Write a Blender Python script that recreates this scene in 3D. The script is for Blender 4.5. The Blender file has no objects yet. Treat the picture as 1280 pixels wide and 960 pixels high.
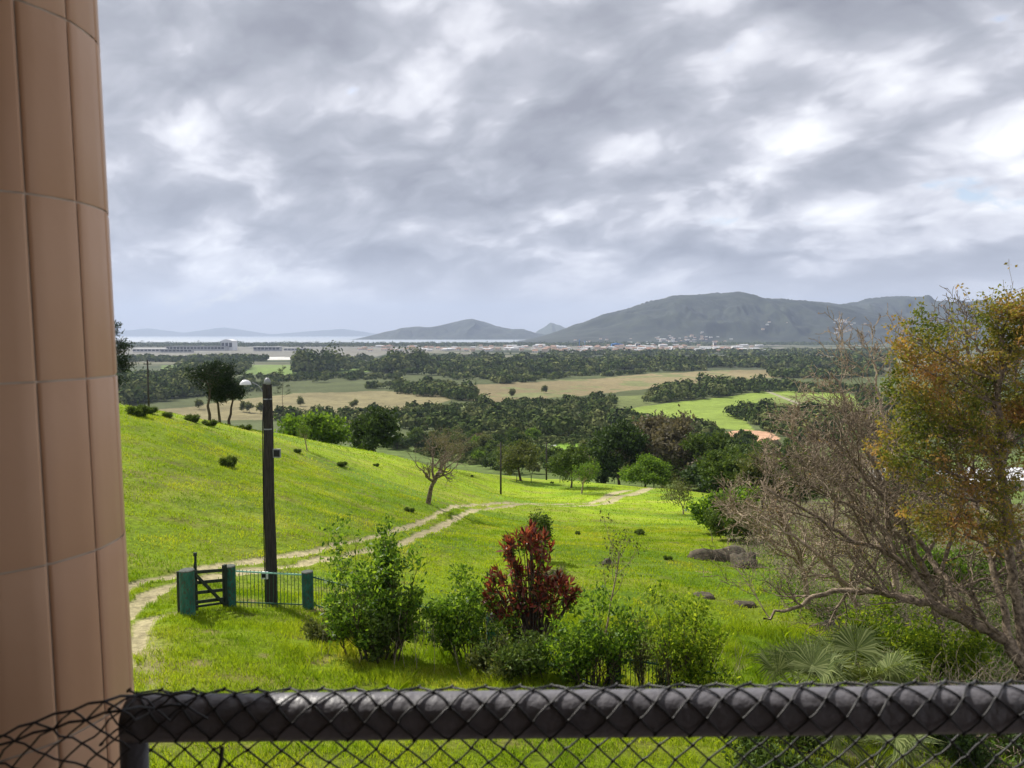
import bpy, math, random
import numpy as np
from mathutils import Vector
R = math.radians
sc = bpy.context.scene
COL = sc.collection

# ------------------------------------------------------------------ camera, sky, sun, exposure
FPX = 950.0                       # focal length in pixels of the 1280 px wide photograph
TH = math.atan(62 / FPX)          # camera pitched slightly down
CT, ST = math.cos(TH), math.sin(TH)
cam = bpy.data.cameras.new("camera"); cam_o = bpy.data.objects.new("camera", cam); COL.objects.link(cam_o)
cam_o.location = (0, 0, 0); cam_o.rotation_euler = (math.pi / 2 - TH, 0, 0)
cam.sensor_width = 36; cam.lens = 36 * FPX / 1280; cam.clip_start = 0.05; cam.clip_end = 80000
cam.dof.use_dof = True; cam.dof.focus_distance = 26; cam.dof.aperture_fstop = 9.6
sc.camera = cam_o
SUN_EL, SUN_AZ = R(44), R(-45)    # azimuth from +Y towards +X (negative = left)
sv = Vector((math.sin(SUN_AZ) * math.cos(SUN_EL), math.cos(SUN_AZ) * math.cos(SUN_EL), math.sin(SUN_EL)))
sun = bpy.data.lights.new("sun", 'SUN'); sun.energy = 5.0; sun.angle = R(0.5); sun.color = (1.0, 0.95, 0.86)
sun_o = bpy.data.objects.new("sun", sun); COL.objects.link(sun_o)
sun_o.rotation_euler = sv.to_track_quat('Z', 'Y').to_euler(); sun_o.location = sv * 50
sc.view_settings.view_transform = 'Standard'; sc.view_settings.look = 'None'
sc.view_settings.exposure = 0.46; sc.view_settings.gamma = 1.0

world = bpy.data.worlds.new("World"); sc.world = world; world.use_nodes = True
CLOUD_LOC = (8.4, 2.2, 0)
def build_world():
    nt = world.node_tree; nt.nodes.clear(); N = nt.nodes; Lk = nt.links
    def nd(t, **k):
        n = N.new(t)
        for a, b in k.items(): setattr(n, a, b)
        return n
    def math_(op, a, b=None, c=None, clamp=False):
        n = nd('ShaderNodeMath', operation=op, use_clamp=clamp)
        for i, v in enumerate((a, b, c)):
            if v is None: continue
            if isinstance(v, (int, float)): n.inputs[i].default_value = v
            else: Lk.new(v, n.inputs[i])
        return n.outputs[0]
    sky = nd('ShaderNodeTexSky', sky_type='NISHITA'); sky.sun_disc = False
    sky.sun_elevation = SUN_EL; sky.sun_rotation = SUN_AZ; sky.altitude = 80; sky.dust_density = 1.5
    tc = nd('ShaderNodeTexCoord'); sep = nd('ShaderNodeSeparateXYZ'); Lk.new(tc.outputs['Generated'], sep.inputs[0])
    x, y, z = sep.outputs
    zz = math_('ADD', math_('MAXIMUM', z, 0.0), 0.42)
    u = math_('DIVIDE', x, zz); v = math_('DIVIDE', y, zz)
    comb = nd('ShaderNodeCombineXYZ'); Lk.new(u, comb.inputs[0]); Lk.new(v, comb.inputs[1])
    m0 = nd('ShaderNodeMapping'); Lk.new(comb.outputs[0], m0.inputs[0])
    m0.inputs['Rotation'].default_value = (0, 0, R(32))
    # cloud streets running diagonally, drawn out along their length
    mp = nd('ShaderNodeMapping'); Lk.new(m0.outputs[0], mp.inputs[0])
    mp.inputs['Scale'].default_value = (1.6, 2.0, 1); mp.inputs['Location'].default_value = CLOUD_LOC
    def noise(vec, s, d, r=0.55, dist=0.0, off=None, lac=2.0):
        n = nd('ShaderNodeTexNoise'); n.inputs['Scale'].default_value = s; n.inputs['Detail'].default_value = d
        n.inputs['Roughness'].default_value = r; n.inputs['Distortion'].default_value = dist; n.inputs['Lacunarity'].default_value = lac
        if off:
            m2 = nd('ShaderNodeMapping'); m2.inputs['Location'].default_value = off; Lk.new(vec, m2.inputs[0]); vec = m2.outputs[0]
        Lk.new(vec, n.inputs['Vector']); return n.outputs['Fac']
    # warp, so that the puffs curl
    wn = nd('ShaderNodeTexNoise'); wn.inputs['Scale'].default_value = 2.2; wn.inputs['Detail'].default_value = 4; Lk.new(mp.outputs[0], wn.inputs['Vector'])
    wv = nd('ShaderNodeVectorMath', operation='MULTIPLY_ADD'); Lk.new(wn.outputs['Color'], wv.inputs[0]); wv.inputs[1].default_value = (.32, .32, 0); Lk.new(mp.outputs[0], wv.inputs[2])
    wvec = wv.outputs[0]
    big = noise(mp.outputs[0], 0.8, 3, 0.5, 0.2)
    mid = noise(wvec, 1.7, 5, 0.52, 0.0, (5, 2, 0))
    fin = noise(wvec, 6.0, 7, 0.6, 0.0, (1, 9, 0))
    vo = nd('ShaderNodeTexVoronoi', feature='SMOOTH_F1'); vo.inputs['Scale'].default_value = 3.4; vo.inputs['Smoothness'].default_value = 0.6
    vo.inputs['Detail'].default_value = 3; vo.inputs['Roughness'].default_value = 0.5; Lk.new(wvec, vo.inputs['Vector'])
    puff = math_('SUBTRACT', 0.5, vo.outputs['Distance'])
    s = math_('ADD', math_('MULTIPLY', big, 0.55), math_('MULTIPLY', mid, 0.60))
    s = math_('ADD', s, math_('MULTIPLY', fin, 0.15))
    s = math_('ADD', s, math_('MULTIPLY', puff, 0.22))
    ramp = nd('ShaderNodeValToRGB'); Lk.new(s, ramp.inputs[0])
    el = ramp.color_ramp.elements
    el[0].position = 0.38; el[0].color = (0.17, 0.18, 0.215, 1)
    el[1].position = 0.83; el[1].color = (0.86, 0.87, 0.89, 1)
    for p, c in ((0.48, (0.235, 0.25, 0.29)), (0.55, (0.31, 0.325, 0.37)), (0.60, (0.43, 0.445, 0.495)), (0.66, (0.54, 0.56, 0.605)), (0.74, (0.70, 0.715, 0.75))):
        e = el.new(p); e.color = (*c, 1)
    # holes to the blue
    hole = noise(mp.outputs[0], 1.5, 7, 0.6, 0.4, (11.3, 4.1, 0))
    hr = nd('ShaderNodeValToRGB'); Lk.new(hole, hr.inputs[0])
    hr.color_ramp.elements[0].position = 0.585; hr.color_ramp.elements[0].color = (0, 0, 0, 1)
    hr.color_ramp.elements[1].position = 0.65; hr.color_ramp.elements[1].color = (1, 1, 1, 1)
    # grey-blue veil low over the horizon
    veil = nd('ShaderNodeMapRange'); veil.interpolation_type = 'SMOOTHSTEP'; Lk.new(z, veil.inputs[0])
    veil.inputs[1].default_value = 0.0; veil.inputs[2].default_value = 0.11; veil.inputs[3].default_value = 0.95; veil.inputs[4].default_value = 0.0
    mv = nd('ShaderNodeMix', data_type='RGBA'); Lk.new(veil.outputs[0], mv.inputs[0])
    Lk.new(ramp.outputs[0], mv.inputs[6]); mv.inputs[7].default_value = (0.42, 0.425, 0.455, 1)
    sc10 = nd('ShaderNodeMix', data_type='RGBA'); sc10.blend_type = 'MULTIPLY'; sc10.inputs[0].default_value = 1
    Lk.new(mv.outputs[2], sc10.inputs[6]); sc10.inputs[7].default_value = (13.6, 13.2, 12.8, 1)
    gate_ = nd('ShaderNodeMapRange'); Lk.new(s, gate_.inputs[0]); gate_.inputs[1].default_value = .57; gate_.inputs[2].default_value = .63
    holef = math_('MULTIPLY', math_('MULTIPLY', hr.outputs[0], gate_.outputs[0]), math_('SUBTRACT', 1.0, veil.outputs[0], clamp=True))
    mx = nd('ShaderNodeMix', data_type='RGBA'); Lk.new(math_('MULTIPLY', holef, 0.75), mx.inputs[0])
    Lk.new(sc10.outputs[2], mx.inputs[6])
    skb = nd('ShaderNodeMix', data_type='RGBA'); skb.blend_type = 'MULTIPLY'; skb.inputs[0].default_value = 1
    Lk.new(sky.outputs[0], skb.inputs[6]); skb.inputs[7].default_value = (1.3, 1.3, 1.3, 1)
    Lk.new(skb.outputs[2], mx.inputs[7])
    bg = nd('ShaderNodeBackground'); bg.inputs[1].default_value = 0.1; Lk.new(mx.outputs[2], bg.inputs[0])
    out = nd('ShaderNodeOutputWorld'); Lk.new(bg.outputs[0], out.inputs[0])
build_world()

# ------------------------------------------------------------------ helpers
rng = np.random.default_rng(7)
def nrm(v): v = np.asarray(v, float); return v / (np.linalg.norm(v, axis=-1, keepdims=True) + 1e-12)
def P(px, py, D):
    """world point seen at photo pixel (px,py) at world depth Y = D"""
    a = (px - 640) / FPX; b = (480 - py) / FPX
    y = CT + b * ST; z = -ST + b * CT
    k = D / y
    return np.array([a * k, D, z * k])
def proj(X, Y, Z):
    d = Y * CT - Z * ST; v = Y * ST + Z * CT
    return 640 + FPX * X / d, 480 - FPX * v / d
def hash2(ix, iy, s):
    h = (ix * 374761393 + iy * 668265263 + s * 1274126177) & 0xffffffff
    h = ((h ^ (h >> 13)) * 1274126177) & 0xffffffff
    return ((h ^ (h >> 16)) & 0xffffff) / float(0xffffff)
def vnoise(x, y, s=0):
    x = np.asarray(x, float); y = np.asarray(y, float)
    ix = np.floor(x).astype(np.int64); iy = np.floor(y).astype(np.int64)
    fx = x - ix; fy = y - iy; fx = fx * fx * (3 - 2 * fx); fy = fy * fy * (3 - 2 * fy)
    a = hash2(ix, iy, s); b = hash2(ix + 1, iy, s); c = hash2(ix, iy + 1, s); d = hash2(ix + 1, iy + 1, s)
    return (a + (b - a) * fx) * (1 - fy) + (c + (d - c) * fx) * fy
def fbm(x, y, o=4, s=0):
    t = 0; a = 1; w = 0
    for i in range(o):
        t = t + a * vnoise(x * 2 ** i, y * 2 ** i, s + i * 17); w += a; a *= 0.5
    return t / w
def sstep(x, a, b):
    t = np.clip((x - a) / (b - a), 0, 1); return t * t * (3 - 2 * t)
def inpoly(px, py, poly):
    px = np.asarray(px); py = np.asarray(py); r = np.zeros(px.shape, bool); n = len(poly)
    for i in range(n):
        x0, y0 = poly[i]; x1, y1 = poly[(i + 1) % n]
        c = ((y0 > py) != (y1 > py))
        r ^= c & (px < (x1 - x0) * (py - y0) / ((y1 - y0) if y1 != y0 else 1e-9) + x0)
    return r

def mesh_np(name, V, Fs, smooth=False, mi=None):
    V = np.asarray(V, np.float32)
    if isinstance(Fs, np.ndarray): Fs = [Fs]
    Fs = [f for f in Fs if len(f)]
    me = bpy.data.meshes.new(name)
    me.vertices.add(len(V)); me.vertices.foreach_set('co', V.ravel())
    loops = np.concatenate([f.ravel() for f in Fs]).astype(np.int32)
    starts = []; o = 0
    for f in Fs:
        starts.append(o + np.arange(len(f)) * f.shape[1]); o += f.size
    starts = np.concatenate(starts).astype(np.int32)
    me.loops.add(len(loops)); me.loops.foreach_set('vertex_index', loops)
    me.polygons.add(len(starts)); me.polygons.foreach_set('loop_start', starts)
    if smooth: me.polygons.foreach_set('use_smooth', np.ones(len(starts), bool))
    if mi is not None: me.polygons.foreach_set('material_index', np.asarray(mi, np.int32))
    me.update(calc_edges=True); me.validate()
    return me
def link(name, me, mats, parent=None, loc=None):
    o = bpy.data.objects.new(name, me); COL.objects.link(o)
    for m in (mats if isinstance(mats, (list, tuple)) else [mats]):
        if m: me.materials.append(m)
    if parent: o.parent = parent
    if loc is not None: o.location = loc
    return o
def tag(o, label=None, cat=None, group=None, kind=None):
    if label: o['label'] = label
    if cat: o['category'] = cat
    if group: o['group'] = group
    if kind: o['kind'] = kind
    return o
def empty(name, loc, label, cat, group=None, rz=0):
    o = bpy.data.objects.new(name, None); COL.objects.link(o); o.location = loc; o.rotation_euler = (0, 0, rz)
    o.empty_display_size = 0.2
    return tag(o, label, cat, group)
def copy_tree(o, parent=None):
    c = o.copy(); COL.objects.link(c); c.parent = parent
    for ch in list(o.children): copy_tree(ch, c)
    return c

class MB:
    """collects boxes, prisms and tubes in one mesh"""
    def __init__(s): s.v = []; s.f = []; s.m = []
    def add(s, vs, fs, m=0):
        o = len(s.v); s.v += [tuple(map(float, v)) for v in vs]; s.f += [tuple(i + o for i in f) for f in fs]; s.m += [m] * len(fs)
    def box(s, a, b, m=0):
        (x0, y0, z0), (x1, y1, z1) = a, b
        s.add([(x0,y0,z0),(x1,y0,z0),(x1,y1,z0),(x0,y1,z0),(x0,y0,z1),(x1,y0,z1),(x1,y1,z1),(x0,y1,z1)],
              [(0,3,2,1),(4,5,6,7),(0,1,5,4),(1,2,6,5),(2,3,7,6),(3,0,4,7)], m)
    def bar(s, p, q, w, h, m=0, up=(0,0,1)):
        p = np.array(p, float); q = np.array(q, float); d = nrm(q - p); r = nrm(np.cross(d, up)); u = np.cross(r, d)
        vs = [c + r * a * w / 2 + u * b * h / 2 for c in (p, q) for a, b in ((-1,-1),(1,-1),(1,1),(-1,1))]
        s.add(vs, [(3,2,1,0),(4,5,6,7),(0,1,5,4),(1,2,6,5),(2,3,7,6),(3,0,4,7)], m)
    def tube(s, pts, rad, n=8, m=0, cap=True):
        pts = np.array(pts, float); rad = np.broadcast_to(rad, (len(pts),)); vs = []
        for i, p in enumerate(pts):
            d = nrm(pts[min(i + 1, len(pts) - 1)] - pts[max(i - 1, 0)])
            a = np.array((0, 0, 1.)) if abs(d[2]) < 0.9 else np.array((1., 0, 0))
            r = nrm(np.cross(d, a)); u = np.cross(r, d)
            vs += [p + rad[i] * (r * math.cos(t) + u * math.sin(t)) for t in np.arange(n) * 2 * math.pi / n]
        fs = [(i * n + j, i * n + (j + 1) % n, (i + 1) * n + (j + 1) % n, (i + 1) * n + j) for i in range(len(pts) - 1) for j in range(n)]
        if cap: fs += [tuple(range(n))[::-1], tuple(range((len(pts) - 1) * n, len(pts) * n))]
        s.add(vs, fs, m)
    def build(s, name, mats, parent=None, smooth=False, loc=None, bevel=0):
        me = bpy.data.meshes.new(name); me.from_pydata(s.v, [], s.f)
        me.polygons.foreach_set('material_index', s.m)
        if smooth: me.polygons.foreach_set('use_smooth', [True] * len(s.f))
        me.update(); o = link(name, me, mats, parent, loc)
        if bevel:
            b = o.modifiers.new('bevel', 'BEVEL'); b.width = bevel; b.segments = 2
        return o

# ------------------------------------------------------------------ materials
def new_mat(name):
    m = bpy.data.materials.new(name); m.use_nodes = True; nt = m.node_tree; nt.nodes.clear()
    out = nt.nodes.new('ShaderNodeOutputMaterial'); return m, nt, out
def surf(name, c1, c2=None, scale=3.0, rough=0.8, bump=0.0, bscale=20.0, detail=6, stretch=None, metal=0.0, lo=0.35, hi=0.65, spec=0.3, dirt=None):
    m, nt, out = new_mat(name); N = nt.nodes; L = nt.links
    b = N.new('ShaderNodeBsdfPrincipled'); b.inputs['Roughness'].default_value = rough; b.inputs['Metallic'].default_value = metal
    b.inputs['Specular IOR Level'].default_value = spec
    L.new(b.outputs[0], out.inputs[0])
    tc = N.new('ShaderNodeTexCoord'); vec = tc.outputs['Object']
    if stretch:
        mp = N.new('ShaderNodeMapping'); mp.inputs['Scale'].default_value = stretch; L.new(vec, mp.inputs[0]); vec = mp.outputs[0]
    if c2 is None: b.inputs['Base Color'].default_value = (*c1, 1)
    else:
        n = N.new('ShaderNodeTexNoise'); n.inputs['Scale'].default_value = scale; n.inputs['Detail'].default_value = detail
        n.inputs['Roughness'].default_value = 0.65; L.new(vec, n.inputs['Vector'])
        r = N.new('ShaderNodeValToRGB'); L.new(n.outputs['Fac'], r.inputs[0])
        r.color_ramp.elements[0].position = lo; r.color_ramp.elements[0].color = (*c1, 1)
        r.color_ramp.elements[1].position = hi; r.color_ramp.elements[1].color = (*c2, 1)
        if dirt:
            n3 = N.new('ShaderNodeTexNoise'); n3.inputs['Scale'].default_value = scale * 3.7; n3.inputs['Detail'].default_value = 8; L.new(vec, n3.inputs['Vector'])
            r3 = N.new('ShaderNodeValToRGB'); r3.color_ramp.elements[0].position = 0.5; r3.color_ramp.elements[1].position = 0.62
            L.new(n3.outputs['Fac'], r3.inputs[0]); mx = N.new('ShaderNodeMix'); mx.data_type = 'RGBA'
            L.new(r3.outputs[0], mx.inputs[0]); L.new(r.outputs[0], mx.inputs[6]); mx.inputs[7].default_value = (*dirt, 1)
            L.new(mx.outputs[2], b.inputs['Base Color'])
        else: L.new(r.outputs[0], b.inputs['Base Color'])
    if bump:
        n2 = N.new('ShaderNodeTexNoise'); n2.inputs['Scale'].default_value = bscale; n2.inputs['Detail'].default_value = 8; L.new(vec, n2.inputs['Vector'])
        bp = N.new('ShaderNodeBump'); bp.inputs['Strength'].default_value = min(1, bump); bp.inputs['Distance'].default_value = 0.05 if bump <= 1 else 0.05 * bump
        L.new(n2.outputs['Fac'], bp.inputs['Height']); L.new(bp.outputs[0], b.inputs['Normal'])
    return m
def leaf(name, cols, transl=0.4, rough=0.6, spec=0.12, patch=None):
    """foliage: each leaf (mesh island) takes its own colour"""
    m, nt, out = new_mat(name); N = nt.nodes; L = nt.links
    g = N.new('ShaderNodeNewGeometry'); r = N.new('ShaderNodeValToRGB'); r.color_ramp.interpolation = 'LINEAR'
    els = r.color_ramp.elements
    els[0].color = (*cols[0], 1); els[1].color = (*cols[-1], 1)
    for i, c in enumerate(cols[1:-1]):
        e = els.new((i + 1) / (len(cols) - 1)); e.color = (*c, 1)
    fac = g.outputs['Random Per Island']
    if patch:
        tc = N.new('ShaderNodeTexCoord'); n = N.new('ShaderNodeTexNoise'); n.inputs['Scale'].default_value = patch; n.inputs['Detail'].default_value = 3
        L.new(tc.outputs['Object'], n.inputs['Vector'])
        mr = N.new('ShaderNodeMapRange'); mr.inputs[1].default_value = 0.35; mr.inputs[2].default_value = 0.65; mr.inputs[3].default_value = 0; mr.inputs[4].default_value = 1
        L.new(n.outputs['Fac'], mr.inputs[0])
        a = N.new('ShaderNodeMix'); a.data_type = 'FLOAT'; a.inputs[0].default_value = 0.6
        L.new(fac, a.inputs[2]); L.new(mr.outputs[0], a.inputs[3]); fac = a.outputs[0]
    L.new(fac, r.inputs[0])
    d = N.new('ShaderNodeBsdfPrincipled'); d.inputs['Roughness'].default_value = rough; d.inputs['Specular IOR Level'].default_value = spec
    L.new(r.outputs[0], d.inputs['Base Color'])
    if transl:
        t = N.new('ShaderNodeBsdfTranslucent'); br = N.new('ShaderNodeMix'); br.data_type = 'RGBA'; br.blend_type = 'MULTIPLY'; br.inputs[0].default_value = 1
        L.new(r.outputs[0], br.inputs[6]); br.inputs[7].default_value = (1.5, 1.45, 0.7, 1); L.new(br.outputs[2], t.inputs[0])
        mx = N.new('ShaderNodeMixShader'); mx.inputs[0].default_value = transl
        L.new(d.outputs[0], mx.inputs[1]); L.new(t.outputs[0], mx.inputs[2]); L.new(mx.outputs[0], out.inputs[0])
    else: L.new(d.outputs[0], out.inputs[0])
    return m
M = {}
M['bark'] = surf('bark', (0.045, 0.033, 0.024), (0.13, 0.10, 0.075), 6, 0.9, 0.8, 25, stretch=(3, 3, 0.6))
M['bark_pale'] = surf('bark_pale', (0.16, 0.115, 0.075), (0.50, 0.40, 0.29), 9, 0.9, 0.6, 30)
M['bark_grey'] = surf('bark_grey', (0.06, 0.043, 0.03), (0.30, 0.235, 0.165), 8, 0.9, 0.6, 30)
M['dead_twig'] = surf('dead_twig', (0.18, 0.14, 0.10), (0.45, 0.37, 0.28), 5, 0.9)
M['leaf_dark'] = leaf('leaf_dark', [(0.018, 0.036, 0.012), (0.038, 0.066, 0.018), (0.065, 0.105, 0.026)], 0.25)
M['leaf_mid'] = leaf('leaf_mid', [(0.034, 0.062, 0.014), (0.072, 0.115, 0.024), (0.13, 0.18, 0.04)], 0.3)
M['leaf_olive'] = leaf('leaf_olive', [(0.055, 0.072, 0.024), (0.10, 0.125, 0.04), (0.17, 0.18, 0.065)], 0.3)
M['leaf_light'] = leaf('leaf_light', [(0.05, 0.095, 0.012), (0.10, 0.18, 0.022), (0.17, 0.26, 0.035)], 0.4)
M['leaf_fresh'] = leaf('leaf_fresh', [(0.03, 0.075, 0.012), (0.09, 0.17, 0.018), (0.24, 0.36, 0.035)], 0.45, 0.5, 0.2)
M['leaf_yellow'] = leaf('leaf_yellow', [(0.05, 0.10, 0.012), (0.15, 0.23, 0.018), (0.33, 0.40, 0.04)], 0.5)
M['leaf_brown'] = leaf('leaf_brown', [(0.085, 0.078, 0.05), (0.145, 0.128, 0.085), (0.22, 0.19, 0.13)], 0.2)
M['leaf_red'] = leaf('leaf_red', [(0.04, 0.012, 0.012), (0.13, 0.022, 0.02), (0.36, 0.10, 0.07), (0.20, 0.035, 0.03), (0.09, 0.09, 0.03)], 0.4, 0.4, 0.4)
M['leaf_autumn'] = leaf('leaf_autumn', [(0.05, 0.085, 0.018), (0.12, 0.15, 0.028), (0.22, 0.20, 0.04), (0.36, 0.23, 0.08), (0.38, 0.18, 0.11)], 0.45, patch=0.75)
M['leaf_palm'] = leaf('leaf_palm', [(0.045, 0.07, 0.015), (0.095, 0.125, 0.032), (0.22, 0.25, 0.10)], 0.3, 0.6, 0.15)
M['leaf_pine'] = leaf('leaf_pine', [(0.010, 0.020, 0.010), (0.018, 0.034, 0.014), (0.03, 0.05, 0.018)], 0.15)
M['grass'] = leaf('grass_blades', [(0.09, 0.18, 0.010), (0.19, 0.29, 0.012), (0.29, 0.37, 0.018), (0.44, 0.42, 0.07)], 0.45, 0.5, 0.3, patch=0.28)
M['rock'] = surf('rock', (0.022, 0.018, 0.014), (0.12, 0.093, 0.065), 3, 0.9, 1.0, 6, dirt=(0.07, 0.07, 0.04))
M['wood_dark'] = surf('wood_dark', (0.012, 0.02, 0.014), (0.035, 0.05, 0.036), 10, 0.8, 0.5, 40, stretch=(1, 1, 0.3))
M['post_green'] = surf('post_green', (0.012, 0.085, 0.062), (0.04, 0.17, 0.13), 7, 0.75, 0.5, 30, stretch=(1, 1, 0.35), dirt=(0.06, 0.07, 0.05))
M['post_top'] = surf('post_top', (0.05, 0.06, 0.05), (0.12, 0.13, 0.11), 12, 0.9)
M['iron'] = surf('iron', (0.025, 0.09, 0.06), (0.07, 0.15, 0.10), 20, 0.6)
M['rail_cyan'] = surf('rail_cyan', (0.30, 0.62, 0.50), (0.42, 0.72, 0.6), 8, 0.5)
M['pole'] = surf('pole_wood', (0.022, 0.020, 0.018), (0.07, 0.06, 0.055), 9, 0.85, 0.9, 30, stretch=(4, 4, 0.25))
M['white'] = surf('white_plastic', (0.72, 0.72, 0.72), (0.8, 0.8, 0.8), 5, 0.4)
M['grey'] = surf('grey_metal', (0.22, 0.23, 0.24), (0.32, 0.33, 0.34), 7, 0.5)
M['black'] = surf('black_plastic', (0.012, 0.012, 0.014), None, rough=0.5)
M['net'] = surf('net_cord', (0.010, 0.010, 0.011), (0.022, 0.022, 0.024), 300, 0.5, spec=0.5)

# ------------------------------------------------------------------ the terrain function
PL = -70.0
CPX = [  # (px, py, depth)  seen ground points
 (-150,960,12.5),(60,960,12.6),(300,960,12.8),(640,960,13.3),(900,960,14),(1150,960,15),(1400,960,16),
 (300,870,16.6),(640,880,16.8),(900,880,18),(1150,860,20.5),(1400,850,22),
 (100,800,19.5),(233,770,22),(385,762,25),(500,780,24.3),(617,812,22.3),(767,866,19),(860,850,20.5),(1020,800,25.5),(950,762,30),(895,692,45),
 (1250,770,28),(1100,705,40),(1250,655,58),(1100,650,62),
 (170,735,26),(340,700,32),(450,682,38),(540,647,54),(600,633,70),(700,630,84),(760,622,100),(800,614,114),
 (535,630,60),(655,600,125),(683,600,136),(626,618,104),(730,616,110),(850,643,82),(850,612,124),(700,690,42),(650,740,30),(800,740,31),(800,670,55),
 (155,512,60),(250,527,67),(345,546,75),(430,561,85),(520,577,100),(600,590,124),(0,497,55),(-300,480,52),(155,620,37),(155,560,47),(345,620,45),(250,640,38),(345,580,57),(0,700,27),(0,600,38),(430,610,56)]
def ctrl():
    pts = [tuple(P(*c)) for c in CPX]
    pts += [(0, 1, -6.2), (-6, 1, -6.0), (6, 1, -6.9), (-5, 8, -6.6), (0, 8, -6.9), (6, 8, -7.4), (-15, 8, -6.0), (15, 8, -9.0),
            (-30, 20, -6.5), (30, 20, -12)]
    for px, D, z in ((-300,110,-14),(0,110,-17),(155,105,-15),(155,140,-27),(345,110,-17),(345,150,-31),(500,135,-25),(500,180,-35),(640,200,-39),(800,190,-37.5),
                     (900,130,-28),(1000,130,-29),(1150,110,-25),(1250,130,-29),(1400,110,-27),(1000,200,-40),(1250,200,-40)):
        pts.append(((px - 640) / FPX * D, D, z))
    for px in (-300, 0, 300, 640, 950, 1280, 1600):
        for D, z in ((300, -51), (450, -62), (620, -68.5), (850, -70)):
            pts.append(((px - 640) / FPX * D, D, z))
    return np.array(pts)
_C = ctrl()
def _uv(X, Y):
    r = np.sqrt(X * X + Y * Y) + 1e-6
    return np.clip(np.arctan2(X, np.maximum(Y, 0.01)), R(-52), R(52)) * 1.5, np.log(r + 6)
def _tps_fit(P3, lam=0.002):
    u, v = _uv(P3[:, 0], P3[:, 1]); n = len(u)
    d2 = (u[:, None] - u) ** 2 + (v[:, None] - v) ** 2
    K = 0.5 * d2 * np.log(d2 + 1e-12) + lam * np.eye(n)
    A = np.zeros((n + 3, n + 3)); A[:n, :n] = K; A[:n, n] = 1; A[:n, n + 1] = u; A[:n, n + 2] = v; A[n:, :n] = A[:n, n:].T
    w = np.linalg.solve(A, np.concatenate([P3[:, 2], [0, 0, 0]])); return u, v, w
_U, _V, _W = _tps_fit(_C)
def shore(X, Y):
    """distance past the shoreline (positive = out at sea)"""
    px = 640 + FPX * X / np.maximum(Y, 1)
    edge = 6300 + 900 * sstep(px, 560, 690) + 60000 * sstep(px, 690, 720) + 250 * (fbm(X / 900, Y / 900, 3, 5) - .5)
    return Y - edge
def T(X, Y):
    X = np.atleast_1d(np.asarray(X, float)); Y = np.atleast_1d(np.asarray(Y, float)); sh = X.shape
    X = X.ravel(); Y = Y.ravel(); u, v = _uv(X, Y); z = np.empty(len(X)); n = len(_U)
    for i in range(0, len(X), 60000):
        s = slice(i, i + 60000)
        d2 = (u[s, None] - _U) ** 2 + (v[s, None] - _V) ** 2
        z[s] = (0.5 * d2 * np.log(d2 + 1e-12)) @ _W[:n] + _W[n] + _W[n + 1] * u[s] + _W[n + 2] * v[s]
    r = np.sqrt(X * X + Y * Y)
    k = sstep(r, 560, 800); z = z * (1 - k) + PL * k
    z = np.maximum(z, PL)
    amp = sstep(r, 8, 20) * (1 - sstep(r, 400, 700))
    z += amp * (0.10 * (fbm(X / 2.6, Y / 2.6, 4, 1) - .5) + 0.30 * (fbm(X / 9, Y / 9, 3, 9) - .5)) + amp * sstep(r, 60, 160) * 2.0 * (fbm(X / 30, Y / 30, 3, 3) - .5)
    z += sstep(r, 14, 30) * (1 - sstep(r, 90, 130)) * (0.22 * (fbm(X / 5.0 + 3, Y / 1.5, 3, 19) - .5) + .10 * (fbm(X / 1.2, Y / .6, 2, 29) - .5))
    z -= 4 * sstep(shore(X, Y), 0, 60)
    return z.reshape(sh)
def T1(x, y): return float(T(x, y)[0])
def hit(px, py, dmin=8.0, dmax=9000.0):
    D = np.exp(np.linspace(math.log(dmin), math.log(dmax), 5000)); a = P(px, py, 1.0)
    Z = T(a[0] * D, D); i = np.argmax(a[2] * D <= Z)
    if i == 0: i = len(D) - 1
    return np.array([a[0] * D[i], D[i], Z[i]])
def at(px, D):
    """ground point at depth D in the column px"""
    z = -10.0; x = 0
    for _ in range(4):
        x = (px - 640) / FPX * (D * CT - z * ST); z = T1(x, D)
    return np.array([x, D, z])

# ruts of the track, in world XY
TRK_L = [(120,757),(165,731),(230,715),(340,696),(400,687),(450,675),(500,661),(545,643),(590,631),(640,628),(700,630),(745,627),(765,617),(785,613)]
TRK_R = [(120,800),(168,758),(200,737),(260,722),(340,710),(400,700),(450,690),(510,675),(560,653),(600,637),(650,630),(700,633),(755,630),(775,620),(800,615),(850,611)]
def world_line(l): return np.array([hit(*p)[:2] for p in l])
def smooth_line(p, n=12):
    out = []
    q = np.vstack([p[0], p, p[-1]])
    for i in range(1, len(q) - 2):
        for t in np.linspace(0, 1, n, endpoint=False):
            a, b, c, d = q[i-1], q[i], q[i+1], q[i+2]
            out.append(.5 * (2*b + (c-a)*t + (2*a-5*b+4*c-d)*t*t + (3*b-a-3*c+d)*t**3))
    return np.array(out + [p[-1]])
def seg_dist(X, Y, line):
    best = np.full(X.shape, 1e9)
    for a, b in zip(line[:-1], line[1:]):
        d = b - a; L2 = d @ d + 1e-9
        t = np.clip(((X - a[0]) * d[0] + (Y - a[1]) * d[1]) / L2, 0, 1)
        best = np.minimum(best, (X - a[0] - t * d[0]) ** 2 + (Y - a[1] - t * d[1]) ** 2)
    return np.sqrt(best)
RUT = [smooth_line(world_line(TRK_L), 5), smooth_line(world_line(TRK_R), 5), smooth_line(world_line([(150,830),(175,790),(185,775),(215,768)]), 5),
       smooth_line(world_line([(235,920),(205,870),(192,830),(180,790)]), 5)]
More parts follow.
